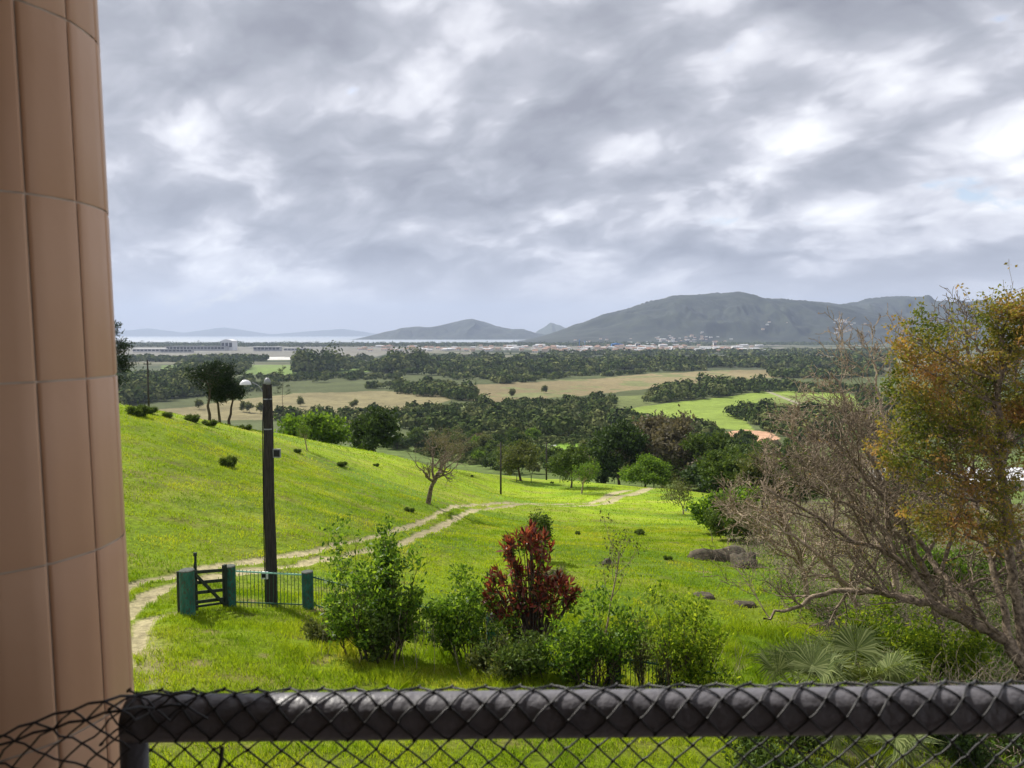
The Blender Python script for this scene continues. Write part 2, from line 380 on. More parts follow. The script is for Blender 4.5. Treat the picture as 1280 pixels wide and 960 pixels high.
def rut_mask(X, Y):
    X = np.asarray(X); Y = np.asarray(Y); m = np.zeros(X.shape); near = (Y < 135) & (Y > 11) & (np.abs(X) < 45)
    x = X[near]; y = Y[near]; mm = np.zeros(x.shape)
    nz = fbm(x / 0.8, y / 0.8, 3, 31) - .5
    for k, (l, w) in enumerate(zip(RUT, (0.27, 0.29, 0.26, 0.22))):
        dd = seg_dist(x, y, l) + 0.55 * nz
        w2 = w * (1 + sstep(y, 60, 120) * 1.4)
        mm = np.maximum(mm, (1 - sstep(dd, w2 * 0.75, w2 * 1.5)) * (0.35 if k == 3 else 1))
    m[near] = mm; return m

# ------------------------------------------------------------------ the ground sheet
FIELD_GREEN = [(768,516),(800,508),(850,502),(900,497),(950,490),(985,489),(1060,492),(1090,505),(1060,525),(1000,522),(950,515),(930,520),(935,530),(945,541),(905,536),(860,530),(800,524),(770,524)]
FIELD_TAN1 = [(560,482),(640,478),(740,474),(800,468),(900,463),(1080,460),(1080,468),(980,472),(880,478),(800,487),(700,497),(610,503),(555,498)]
FIELD_TAN2 = [(150,515),(240,507),(320,498),(400,490),(470,488),(540,492),(560,500),(520,512),(430,516),(340,524),(200,528)]
FIELD_TAN3 = [(1000,452),(900,452),(860,449),(1000,446),(1090,447),(1100,453)]
FIELD_OLIVE = [(430,516),(520,512),(600,506),(720,500),(830,492),(860,495),(800,508),(700,516),(600,520),(480,526)]
FIELD_LG1 = [(200,457),(300,455),(345,457),(340,468),(260,469),(205,466)]
FIELD_LG2 = [(318,456),(380,456),(480,454),(488,462),(440,467),(380,470),(322,468)]
CLEARING = [(688,552),(740,549),(780,553),(770,566),(735,572),(690,570)]
CLEAR2 = [(640,545),(700,540),(700,552),(640,552)]
DIRT = [(903,541),(930,537),(962,540),(975,548),(960,556),(920,558),(905,552)]
AIRFIELD = [(100,431),(330,430),(520,433),(470,446),(300,450),(100,452)]
def make_ground():
    rr = list(np.exp(np.arange(math.log(1.0), math.log(9), 0.05))) + list(np.exp(np.arange(math.log(9), math.log(150), 0.0042))) + \
         list(np.exp(np.arange(math.log(150), math.log(640), 0.008)))
    rr += [70 * FPX / dy for dy in np.arange(103, 6.5, -0.4)] + [12000, 15000, 20000, 28000]
    rr = np.array(rr)
    th = np.concatenate([np.arange(-88, -38, 1.0), np.arange(-38, 38, 0.16), np.arange(38, 89, 1.0)]); th = np.radians(th)
    TT, RR = np.meshgrid(th, rr); X = np.sin(TT) * RR; Y = np.cos(TT) * RR
    Z = T(X, Y)
    px, py = proj(X, np.maximum(Y, .01), Z)
    rut = rut_mask(X, Y); Z = Z - 0.05 * rut
    n1 = fbm(X / 45, Y / 45, 5, 11); n2 = fbm(X / 7, Y / 7, 4, 21); n3 = fbm(X / 260, Y / 260, 4, 41)
    C = np.zeros(X.shape + (3,))
    def put(mask, col, var=0.3, nn=n2):
        mask = np.asarray(mask, float)[..., None]; c = np.array(col) * (1 + var * (nn[..., None] - .5) * 2)
        C[:] = C * (1 - mask) + c * mask
    put(np.ones(X.shape), (0.085, 0.105, 0.04), .35, n1)
    wob = (n1 - .5) * 5; wx = (n3 - .5) * 20
    r = np.sqrt(X * X + Y * Y)
    far = r > 420
    fp = lambda poly, k=1.0: far & inpoly(px + wx * k, py + wob * k * np.clip((py - 440) / 60, .15, 1), poly)
    put(far & (py < 470), (0.065, 0.08, 0.038), .35, n3)
    put(fp([(150,470),(1100,462),(1100,520),(150,530)]), (0.075, 0.09, 0.033), .3, n1)
    put(fp(FIELD_OLIVE), (0.13, 0.155, 0.05), .3, n1)
    put(fp(FIELD_TAN1), (0.20, 0.165, 0.085), .35, n3); put(fp(FIELD_TAN2), (0.195, 0.17, 0.085), .3, n1)
    put(fp(FIELD_TAN3), (0.20, 0.18, 0.11), .25, n3)
    # a greener wet strip through the tan field
    put(fp(FIELD_TAN1) & (n1 > .60), (0.16, 0.17, 0.07), .3, n2)
    put(fp(FIELD_LG1, .3), (0.13, 0.19, 0.05), .2, n3); put(fp(FIELD_LG2, .3), (0.15, 0.22, 0.05), .2, n3)
    st = fbm(X / 420, Y / 90, 4, 71); vf = sstep(r, 1500, 2200)
    put(vf * sstep(st, .50, .58), (0.16, 0.155, 0.10), .3, n3); put(vf * (1 - sstep(st, .38, .46)), (0.03, 0.042, 0.02), .3, n3)
    put(fp(AIRFIELD, .1) & (n3 > .3), (0.17, 0.165, 0.14), .3, n3)
    put(fp([(430,432),(980,430),(980,441),(430,443)], .1) & (n3 > .45), (0.17, 0.16, 0.13), .3, n1)
    put(fp([(158,447.5),(395,446),(395,449.5),(158,452)], .0), (0.55, 0.54, 0.50), .2, n1)
    put(fp(FIELD_GREEN, .35), (0.19, 0.255, 0.045), .22, n1)
    put(fp([(940,499),(1000,494),(1070,500),(1060,522),(1000,520)], .4), (0.16, 0.20, 0.05), .25, n1)
    put(fp(DIRT, .25), (0.50, 0.30, 0.19), .2, n2)
    put(fp([(600,452),(880,449),(1000,451),(880,452)], 0.0) , (0.35, 0.33, 0.28), .1, n1)
    # farm track across the green field
    a = hit(956, 488)[:2]; b = hit(1012, 510)[:2]; c = hit(1090, 530)[:2]
    put(far & (seg_dist(X, Y, np.array([a, b, c])) < 2.6), (0.30, 0.27, 0.20), .1)
    midg = (r < 420) & (r > 105)
    put(midg, (0.10, 0.14, 0.035), .45, n2)
    # pasture of the hill
    edge = [(100,440),(155,505),(345,540),(430,555),(520,570),(600,583),(690,578),(700,596),(790,600),(860,604),(900,622),(870,640),(905,665),(920,690),(960,700),(1000,745),(1040,790),(1060,860),(900,965),(1000,1400),(-800,1400),(-800,440)]
    past = (r < 150) & inpoly(px + (n2 - .5) * 14, py + (n2 - .5) * 8, edge)
    past |= (r < 60) & (px < 200)
    under = (r < 150) & ~past
    put(under, (0.10, 0.095, 0.05), .5, n2)
    put(inpoly(px, py, CLEARING) & (r > 160) & (r < 700), (0.17, 0.29, 0.03), .2, n2)
    put(inpoly(px, py, CLEAR2) & (r > 160) & (r < 700), (0.12, 0.17, 0.05), .2, n2)
    pf = past.astype(float)
    C2 = np.array((0.235, 0.335, 0.014))[None, None] * (0.82 + 0.36 * n2[..., None])
    yel = sstep(fbm(X / 5.0, Y / 1.7, 4, 77), .48, .72)[..., None]
    C2 = C2 * (1 - yel * .55) + np.array((0.33, 0.34, 0.06)) * yel * .55
    dk = sstep(fbm(X / 1.9, Y / 0.9, 3, 91), .60, .80)[..., None] * .55
    C2 = C2 * (1 - dk) + np.array((0.13, 0.15, 0.03)) * dk
    wet = sstep(fbm(X / 11, Y / 6, 4, 133), .48, .66)[..., None] * .6
    C2 = C2 * (1 - wet) + np.array((0.10, 0.21, 0.016)) * wet
    dry = sstep(fbm(X / 2.2, Y / 0.8, 4, 151), .62, .74)[..., None] * .5
    C2 = C2 * (1 - dry) + np.array((0.24, 0.20, 0.075)) * dry
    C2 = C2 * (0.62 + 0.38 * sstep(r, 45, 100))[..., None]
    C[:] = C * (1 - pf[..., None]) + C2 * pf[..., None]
    bare = sstep(fbm(X / 1.3, Y / 1.3, 4, 52), .62, .78) * ((r < 27) & (r > 15)) * .7
    bare = np.maximum(bare, (1 - sstep(np.hypot(X - hit(405, 765)[0], Y - hit(405, 765)[1]), .3, 1.5)) * .9)
    for q, w in (((945, 757), 1.6), ((985, 775), 1.4), ((880, 715), .6)):
        h = hit(*q); bare = np.maximum(bare, (1 - sstep(np.hypot(X - h[0], Y - h[1]), .3, w)) * sstep(n2, .3, .6))
    put(bare, (0.24, 0.17, 0.10), .3)
    put(rut * .92, (0.36, 0.31, 0.185), .3)
    nr, nc = X.shape
    V = np.stack([X, Y, Z], -1).reshape(-1, 3)
    i = np.arange(nr * nc).reshape(nr, nc)
    F = np.stack([i[:-1, :-1], i[:-1, 1:], i[1:, 1:], i[1:, :-1]], -1).reshape(-1, 4)
    me = mesh_np('ground', V, F, smooth=True)
    ca = me.color_attributes.new('Col', 'FLOAT_COLOR', 'POINT')
    ca.data.foreach_set('color', np.concatenate([np.clip(C, 0, 1), pf[..., None]], -1).reshape(-1).astype(np.float32))
    m, nt, out = new_mat('ground'); N = nt.nodes; L = nt.links
    b = N.new('ShaderNodeBsdfPrincipled'); b.inputs['Roughness'].default_value = 0.95; b.inputs['Specular IOR Level'].default_value = 0.1
    at_ = N.new('ShaderNodeAttribute'); at_.attribute_name = 'Col'
    tc = N.new('ShaderNodeTexCoord')
    def tex(s, d=6, rg=.7):
        n = N.new('ShaderNodeTexNoise'); n.inputs['Scale'].default_value = s; n.inputs['Detail'].default_value = d; n.inputs['Roughness'].default_value = rg
        L.new(tc.outputs['Object'], n.inputs['Vector']); return n.outputs['Fac']
    f1, f2 = tex(5.0), tex(0.12, 8)
    col = at_.outputs['Color']
    for f, a0, a1 in ((f1, .55, 1.45), (f2, .72, 1.28)):
        mr = N.new('ShaderNodeMapRange'); mr.inputs[1].default_value = .3; mr.inputs[2].default_value = .7; mr.inputs[3].default_value = a0; mr.inputs[4].default_value = a1
        L.new(f, mr.inputs[0]); mx = N.new('ShaderNodeMix'); mx.data_type = 'RGBA'; mx.blend_type = 'MULTIPLY'; mx.inputs[0].default_value = 1
        L.new(col, mx.inputs[6]); cb = N.new('ShaderNodeCombineColor')
        for k in range(3): L.new(mr.outputs[0], cb.inputs[k])
        L.new(cb.outputs[0], mx.inputs[7]); col = mx.outputs[2]
    L.new(col, b.inputs['Base Color'])
    bp = N.new('ShaderNodeBump'); bp.inputs['Strength'].default_value = 0.9; bp.inputs['Distance'].default_value = 0.12
    L.new(tex(2.6, 10, .75), bp.inputs['Height']); L.new(bp.outputs[0], b.inputs['Normal'])
    L.new(b.outputs[0], out.inputs[0])
    return tag(link('ground', me, m), kind='structure')
make_ground()
def pasture_ok(X, Y):
    return rut_mask(X, Y) < 0.3

# sea
def make_sea():
    m, nt, out = new_mat('water'); b = nt.nodes.new('ShaderNodeBsdfPrincipled'); nt.links.new(b.outputs[0], out.inputs[0])
    b.inputs['Base Color'].default_value = (0.30, 0.34, 0.38, 1); b.inputs['Roughness'].default_value = 0.45
    s = MB(); s.add([(-26000, 5600, PL - 1.2), (14000, 5600, PL - 1.2), (14000, 29600, PL - 1.2), (-26000, 29600, PL - 1.2)], [(0, 1, 2, 3)])
    tag(s.build('sea', m), kind='structure')
make_sea()

# ------------------------------------------------------------------ mountains
M['hill_wood'] = surf('hill_woodland', (0.006, 0.012, 0.007), (0.032, 0.042, 0.020), 0.007, 0.95, detail=10, lo=.38, hi=.66)  # very dark albedo: cloud shadow over the mountains is put into the colour
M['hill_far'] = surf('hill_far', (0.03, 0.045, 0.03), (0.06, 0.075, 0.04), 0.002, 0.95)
def range_(name, ridge, D, front, back, mat, seed, nx=420, ny=110, amp=1.0, tex=300.0):
    """a mountain range as a heightfield: ridge line in photo columns, D its distance"""
    ridge = np.array(ridge, float); u = np.linspace(ridge[0, 0], ridge[-1, 0], nx)
    top = np.interp(u, ridge[:, 0], ridge[:, 1])
    k = np.hanning(7); k /= k.sum(); top = np.convolve(np.pad(top, 3, 'edge'), k, 'valid')
    H = np.array([P(a, b, D)[2] for a, b in zip(u, top)]) - (PL - 2)
    s = np.linspace(-1, 1, ny); UU, SS = np.meshgrid(u, s)
    X0 = (UU - 640) / FPX * D; Y = D + np.where(SS < 0, SS * front, SS * back); X = X0 * (1 + 0 * Y)
    base = np.clip(1 - np.abs(SS), 0, 1)
    prof = np.where(SS < 0, base ** 1.15, base ** 0.8)
    # spurs and gullies running down from the ridge
    g = fbm(X0 / tex / 1.4 + 3 * fbm(X0 / 1500, Y / 900, 2, seed + 4), Y / tex / 3.2, 5, seed)
    rid = 1 - np.abs(2 * g - 1)
    mod = 1 + amp * (rid - .62) * 1.9 * (1 - base ** 2.2) * np.minimum(base * 4, 1)
    Z = PL - 2 + H[None, :] * prof * mod + 14 * (fbm(X0 / 90, Y / 90, 4, seed + 1) - .5) * np.minimum(base * 5, 1)
    V = np.stack([X, Y, Z], -1).reshape(-1, 3); i = np.arange(nx * ny).reshape(ny, nx)
    F = np.stack([i[:-1, :-1], i[:-1, 1:], i[1:, 1:], i[1:, :-1]], -1).reshape(-1, 4)
    o = link(name, mesh_np(name, V, F, smooth=True), mat); tag(o, kind='structure')
    return lambda x, y: float(Z[np.argmin(np.abs(s - ((y - D) / (front if y < D else back)))), np.argmin(np.abs(u - (640 + FPX * x / D)))])
R_BIG = [(640,429),(665,424),(690,417),(720,407),(760,394),(790,386),(815,377),(840,370),(862,371),(890,369),(915,366),(935,371),(960,374),(1000,378),(1030,382),(1060,386),(1090,392),(1130,402),(1180,415)]
R_MID2 = [(960,395),(1000,381),(1015,376),(1050,382),(1072,381),(1100,374),(1140,371),(1165,378),(1200,381),(1240,377),(1290,380),(1400,388),(1600,395)]
mt2 = range_('mountain_range_right', R_MID2, 8200, 2200, 1500, M['hill_wood'], 12)
mt1 = range_('mountain', R_BIG, 7200, 1500, 1400, M['hill_wood'], 3)
range_('coastal_hills', [(435,428),(455,422),(480,415),(505,410),(520,409),(540,409),(560,405),(575,402),(590,399),(605,403),(620,408),(640,412),(655,412),(668,416),(700,422),(720,428)], 11000, 700, 900, M['hill_wood'], 22)
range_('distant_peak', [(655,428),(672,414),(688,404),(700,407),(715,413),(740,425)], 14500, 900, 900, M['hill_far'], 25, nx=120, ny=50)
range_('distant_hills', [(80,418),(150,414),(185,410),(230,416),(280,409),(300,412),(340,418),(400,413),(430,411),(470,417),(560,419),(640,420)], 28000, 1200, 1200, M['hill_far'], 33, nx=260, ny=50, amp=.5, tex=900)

# haze: the humid air over the plain
def make_haze():
    m, nt, out = new_mat('haze'); v = nt.nodes.new('ShaderNodeVolumePrincipled')
    v.inputs['Color'].default_value = (0.60, 0.72, 0.97, 1); v.inputs['Density'].default_value = 5.6e-5; v.inputs['Anisotropy'].default_value = 0.15
    nt.links.new(v.outputs[0], out.inputs['Volume'])
    s = MB(); s.box((-30000, -200, PL - 8), (30000, 30000, 1100)); o = s.build('haze', m); tag(o, kind='stuff', label='pale blue haze in the air over the plain and mountains', cat='haze')
make_haze()

# ------------------------------------------------------------------ growing things
def grow(rg, p, d, L, r, lev, cfg, out, tips):
    n = cfg.get('seg', 5); pts = [np.array(p, float)]; rad = [r]; d = nrm(d); tp = cfg.get('taper', .45)
    up = cfg['up'][min(lev, len(cfg['up']) - 1)]
    ds = [d]
    for i in range(n):
        d = nrm(d + rg.normal(0, cfg.get('wob', .12), 3) + np.array([0, 0, up])); ds.append(d)
        pts.append(pts[-1] + d * L / n); rad.append(r * (1 - (1 - tp) * (i + 1) / n))
    out.append((np.array(pts), np.array(rad), lev))
    if lev >= cfg['lev']:
        tips += [(pts[-1], d), (pts[-2], d), (pts[n // 2], d)]; return
    k = cfg['kids'][min(lev, len(cfg['kids']) - 1)]; lo = cfg.get('lo', .35) if lev else cfg.get('lo0', .4)
    a0 = rg.uniform(0, 6.28)
    for j in range(k):
        t = lo + (1 - lo) * (j + rg.uniform(.2, 1)) / k; t = min(t, 1); q = t * n; i = min(int(q), n - 1); f = q - i
        pp = pts[i] * (1 - f) + pts[i + 1] * f; dd = ds[i + 1]
        a = np.array((0, 0, 1.)) if abs(dd[2]) < .9 else np.array((1., 0, 0)); e1 = nrm(np.cross(dd, a)); e2 = np.cross(dd, e1)
        ph = a0 + j * 2.4 + rg.normal(0, .4); ang = R(rg.uniform(*cfg.get('ang', (30, 60))))
        nd = dd * math.cos(ang) + (e1 * math.cos(ph) + e2 * math.sin(ph)) * math.sin(ang)
        grow(rg, pp, nd, L * rg.uniform(*cfg.get('ratio', (.5, .75))), rad[i] * cfg.get('rr', .6), lev + 1, cfg, out, tips)
def tubes(polys, sides=5):
    Vs, Fs = [], []; o = 0
    for pts, rad, lev in polys:
        n = max(3, sides - lev) if sides > 3 else 3
        m = len(pts); d = np.empty_like(pts); d[1:-1] = pts[2:] - pts[:-2]; d[0] = pts[1] - pts[0]; d[-1] = pts[-1] - pts[-2]; d = nrm(d)
        a = np.where(np.abs(d[:, 2:3]) < .9, np.array([[0, 0, 1.]]), np.array([[1., 0, 0]])) if m else None
        a = np.repeat(a[:1], m, 0); e1 = nrm(np.cross(d, a)); e2 = np.cross(d, e1)
        t = np.arange(n) * 2 * math.pi / n
        ring = pts[:, None] + rad[:, None, None] * (e1[:, None] * np.cos(t)[None, :, None] + e2[:, None] * np.sin(t)[None, :, None])
        Vs.append(ring.reshape(-1, 3)); i = np.arange(m * n).reshape(m, n); j = np.roll(i, -1, 1)
        Fs.append(np.stack([i[:-1], j[:-1], j[1:], i[1:]], -1).reshape(-1, 4) + o); o += m * n
    return np.concatenate(Vs), np.concatenate(Fs)
def leaves(C, A, size, aspect=.45, rg=rng, fold=.25):
    """C centres, A axis directions -> diamond leaves, each its own island"""
    n = len(C); size = np.broadcast_to(size, (n,))[:, None]
    B = nrm(np.cross(A, rg.normal(size=(n, 3)))); Nn = np.cross(A, B)
    v0 = C; v1 = C + A * size * .5 + B * size * aspect * .5 + Nn * size * fold * .3
    v2 = C + A * size; v3 = C + A * size * .5 - B * size * aspect * .5 + Nn * size * fold * .3
    V = np.stack([v0, v1, v2, v3], 1).reshape(-1, 3); F = np.arange(4 * n).reshape(n, 4)
    return V, F
def leafcloud(tips, per, spread, size, rg, aspect=.5, updir=.3, jit=.35):
    tp = np.array([t[0] for t in tips]); td = np.array([t[1] for t in tips]); n = len(tp) * per
    C = np.repeat(tp, per, 0) + rg.normal(0, 1, (n, 3)) * spread
    A = nrm(np.repeat(td, per, 0) * .4 + rg.normal(0, 1, (n, 3)) + np.array([0, 0, updir]))
    return leaves(C, A, size * rg.uniform(1 - jit, 1 + jit, n), aspect, rg)
def fit(polys, tips, H, W, rscale=None):
    """scale a grown skeleton to height H and width W"""
    allp = np.concatenate([p for p, _, _ in polys]); top = np.percentile(allp[:, 2], 99.5)
    w = np.percentile(np.abs(allp[:, 0]), 97) + np.percentile(np.abs(allp[:, 1]), 97)
    s = np.array([W / w, W / w, H / top])
    polys = [(p * s, r, l) for p, r, l in polys]; tips = [(p * s, d) for p, d in tips]; return polys, tips
CFG_ROUND = dict(lev=3, kids=[6, 5, 4], up=[.02, .06, .02, 0], ang=(30, 65), ratio=(.5, .72), rr=.55, wob=.14, lo0=.3, seg=4)
CFG_BARE = dict(lev=4, kids=[5, 5, 4, 4], up=[.02, .08, .04, .02], ang=(25, 60), ratio=(.5, .78), rr=.6, wob=.22, lo0=.35, seg=5, taper=.4)
CFG_SHRUB = dict(lev=2, kids=[6, 5], up=[.10, .16, .12], ang=(20, 50), ratio=(.4, .62), rr=.6, wob=.10, lo0=.15, seg=5)
def tree_parts(seed, H, W, cfg, r0, nstem=1, lean=0.1, per=14, spread=.35, lsize=.35, aspect=.55, stem_spread=.2, updir=.3, trunk_frac=.55, sides=6):
    rg = np.random.default_rng(seed); polys, tips = [], []
    for k in range(nstem):
        a = rg.uniform(0, 6.28); off = np.array([math.cos(a), math.sin(a), 0]) * stem_spread * (k > 0 or nstem > 1) * rg.uniform(.2, 1)
        d = np.array([math.cos(a) * lean, math.sin(a) * lean, 1.]) if nstem > 1 else np.array([rg.normal(0, lean * .5), rg.normal(0, lean * .5), 1])
        grow(rg, off, d, trunk_frac * (rg.uniform(.8, 1.1) if nstem < 5 else rg.uniform(.5, 1.25)) * H, r0, 0, cfg, polys, tips)
    polys, tips = fit(polys, tips, H, W)
    tv, tf = tubes(polys, sides)
    tv = tv - np.array([0, 0, .05])
    if per and nstem >= 5 and H > .7:
        tp = np.array([t[0] for t in tips]); ns = fbm(tp[:, 0] * 2.3 + 9, tp[:, 2] * 2.6 + tp[:, 1] * 1.7 + seed, 2, seed)
        tips = [t for t, q in zip(tips, ns) if q > np.quantile(ns, .30)]
    lv, lf = leafcloud(tips, per, np.array([spread, spread, spread * .7]), lsize, rg, aspect, updir, .5) if per else (None, None)
    return (tv, tf), (lv, lf)
def plant(name, label, cat, loc, parts, bark, leafm, group=None, names=('trunk', 'crown'), rz=0):
    e = empty(name, loc, label, cat, group, rz)
    (tv, tf), (lv, lf) = parts
    link(names[0], mesh_np(names[0], tv, tf, smooth=True), bark, e)
    if lv is not None: link(names[1], mesh_np(names[1], lv, lf), leafm, e)
    return e
def place(e, p, s=1.0, rz=0.0, label=None, sz=None):
    e.location = p; e.scale = (s, s, sz or s); e.rotation_euler = (0, 0, rz)
    if label: e['label'] = label
    return e

# ---- far woodland as lumpy canopies (a mass nobody could count)
def ico():
    t = (1 + 5 ** .5) / 2
    v = nrm(np.array([(-1,t,0),(1,t,0),(-1,-t,0),(1,-t,0),(0,-1,t),(0,1,t),(0,-1,-t),(0,1,-t),(t,0,-1),(t,0,1),(-t,0,-1),(-t,0,1)], float))
    f = [(0,11,5),(0,5,1),(0,1,7),(0,7,10),(0,10,11),(1,5,9),(5,11,4),(11,10,2),(10,7,6),(7,1,8),(3,9,4),(3,4,2),(3,2,6),(3,6,8),(3,8,9),(4,9,5),(2,4,11),(6,2,10),(8,6,7),(9,8,1)]
    v = list(map(tuple, v)); cache = {}; nf = []
    def mid(a, b):
        k = (min(a, b), max(a, b))
        if k not in cache: cache[k] = len(v); v.append(tuple(nrm((np.array(v[a]) + np.array(v[b])) / 2)))
        return cache[k]
    for a, b, c in f:
        x, y, z = mid(a, b), mid(b, c), mid(c, a); nf += [(a, x, z), (b, y, x), (c, z, y), (x, y, z)]
    return np.array(v), np.array(nf)
IV, IF = ico()
def canopy(name, label, C, Rr, Hh, mat, seed=1):
    rg = np.random.default_rng(seed); n = len(C); dist = np.hypot(C[:, 0], C[:, 1])
    cnt = np.clip(95 * (700 / dist) ** 1.2 * np.clip(Rr / 5, .6, 2), 14, 150).astype(int); idx = np.repeat(np.arange(n), cnt); m = len(idx)
    q = rg.normal(size=(m, 3)); q[:, 2] = np.abs(q[:, 2]) - .25; q = nrm(q); lob = 1 + .28 * np.sin(q[:, 0] * 5 + idx) * np.sin(q[:, 1] * 5 + idx * 2.3)
    p = q * (lob * rg.uniform(.75, 1.08, m))[:, None] * np.stack([Rr[idx], Rr[idx], Hh[idx] * .55], -1); p[:, 2] += Hh[idx] * .45; p += C[idx]
    A = nrm(np.cross(q, rg.normal(size=(m, 3))) + .35 * rg.normal(size=(m, 3))); B = nrm(np.cross(A, q + .4 * rg.normal(size=(m, 3))))
    sz = (np.minimum(Rr[idx], 6) * rg.uniform(.18, .40, m) * np.clip(dist[idx] / 900, .85, 2.6))[:, None]
    V = np.stack([p - A * sz, p + B * sz * .8, p + A * sz, p - B * sz * .8], 1).reshape(-1, 3); print(name, n, m)
    o = link(name, mesh_np(name, V, np.arange(4 * m).reshape(m, 4)), mat); return tag(o, label, 'woodland', kind='stuff')
WOODS = [ # polygon, spacing factor (m), radius, height, density-noise threshold
 ([(150,430),(700,430),(1100,428),(1100,431),(700,433),(150,434)], 34, 16, 11, .25),
 ([(690,441),(1120,437),(1120,446),(900,444),(690,447)], 26, 11, 9, .45),
 ([(150,449),(330,448),(330,452),(150,453)], 18, 10, 9, .2),
 ([(368,462),(420,461),(424,467),(368,469)], 9, 9, 27, .0),
 ([(484,460),(530,459),(534,465),(484,467)], 9, 9, 22, .0),
 ([(420,450),(560,447),(720,449),(1120,450),(1120,461),(980,461),(820,465),(700,471),(560,470),(430,465)], 17, 8, 10, .50),
 ([(540,457),(760,455),(1100,452),(1100,459),(900,460),(700,467),(545,468)], 13, 8, 12, .47),
 ([(150,478),(235,472),(245,482),(220,500),(150,508)], 8.5, 6.5, 13, .12),
 ([(228,461),(306,459),(308,468),(232,470)], 8.5, 7, 11, .08),
 ([(200,480),(300,474),(480,470),(700,470),(820,466),(700,476),(560,484),(480,488),(300,494),(220,502)], 10, 4.8, 6.0, .45),
 ([(500,484),(560,487),(590,495),(592,503),(560,500),(500,492)], 6.5, 4.8, 7.5, .18),
 ([(845,484),(900,480),(960,482),(1020,487),(1100,488),(1100,494),(960,490),(900,497),(850,502),(800,506),(820,496)], 8.5, 5, 7.5, .40),
 ([(960,466),(1100,464),(1100,470),(1040,474),(965,472)], 9, 6, 8, .15),
 ([(925,514),(960,513),(985,520),(1020,521),(1060,526),(1050,540),(985,546),(950,538),(930,526)], 5.5, 4, 6.5, .12),
 ([(350,520),(430,518),(600,508),(760,500),(770,520),(860,533),(900,540),(900,548),(620,548),(560,545),(430,535),(345,535)], 7.4, 3.8, 5.6, .42),
 ([(440,552),(560,548),(680,546),(800,546),(905,550),(1000,560),(1000,600),(870,600),(780,594),(690,572),(640,586),(600,580),(520,564)], 3.6, 1.8, 1.9, .36),
 ([(1010,545),(1400,525),(1400,580),(1000,580)], 5.2, 3.6, 5.6, .45),
 ([(1080,500),(1400,470),(1400,525),(1080,530)], 7, 4.8, 7, .42),
 ([(-300,470),(150,470),(150,520),(-300,520)], 8, 6.5, 10, .25),
]
def far_woods():
    Cs, Rs, Hs = {0: [], 1: []}, {0: [], 1: []}, {0: [], 1: []}
    for wi, (poly, sp, rad, ht, thr) in enumerate(WOODS):
        rg = np.random.default_rng(100 + wi); pw = np.array([hit(a, max(b, 426.5), 150, 9000) for a, b in poly])
        x0, y0 = pw[:, :2].min(0); x1, y1 = pw[:, :2].max(0)
        n = int((x1 - x0) * (y1 - y0) / (sp * sp)); X = rg.uniform(x0, x1, n); Y = rg.uniform(y0, y1, n)
        k = inpoly(X + 30 * (fbm(X / 60, Y / 60, 2, wi) - .5), Y, [tuple(p[:2]) for p in pw]) & (fbm(X / 70, Y / 110, 4, 60 + wi) + .10 * (rg.uniform(size=n) - .5) > thr); X = X[k]; Y = Y[k]
        if len(X) > 9000: X = X[:9000]; Y = Y[:9000]
        s = np.clip(rg.lognormal(-.12, .38, len(X)), .35, 2.2); g = 0 if wi % 2 else 1
        Z = T(X, Y)
        sel = rg.uniform(size=len(X)) < .5
        for g, kk in ((0, sel), (1, ~sel)):
            Cs[g].append(np.stack([X, Y, Z], -1)[kk]); Rs[g].append((rad * s)[kk]); Hs[g].append((ht * s * rg.uniform(.8, 1.2, len(X)))[kk])
    canopy('far_woodland', 'dark green tree belts across the distant plain', np.concatenate(Cs[0]), np.concatenate(Rs[0]), np.concatenate(Hs[0]), M['can_dark'], 1)
    canopy('far_scrub', 'lighter olive scrub between the distant fields', np.concatenate(Cs[1]), np.concatenate(Rs[1]) * .85, np.concatenate(Hs[1]) * .85, M['can_olive'], 2)
M['can_dark'] = leaf('canopy_dark', [(0.022, 0.040, 0.012), (0.065, 0.095, 0.026), (0.14, 0.165, 0.05)], 0, 1, 0, patch=.10)
M['can_olive'] = leaf('canopy_olive', [(0.06, 0.08, 0.03), (0.13, 0.155, 0.05), (0.22, 0.23, 0.09)], 0, 1, 0, patch=.08)
far_woods()

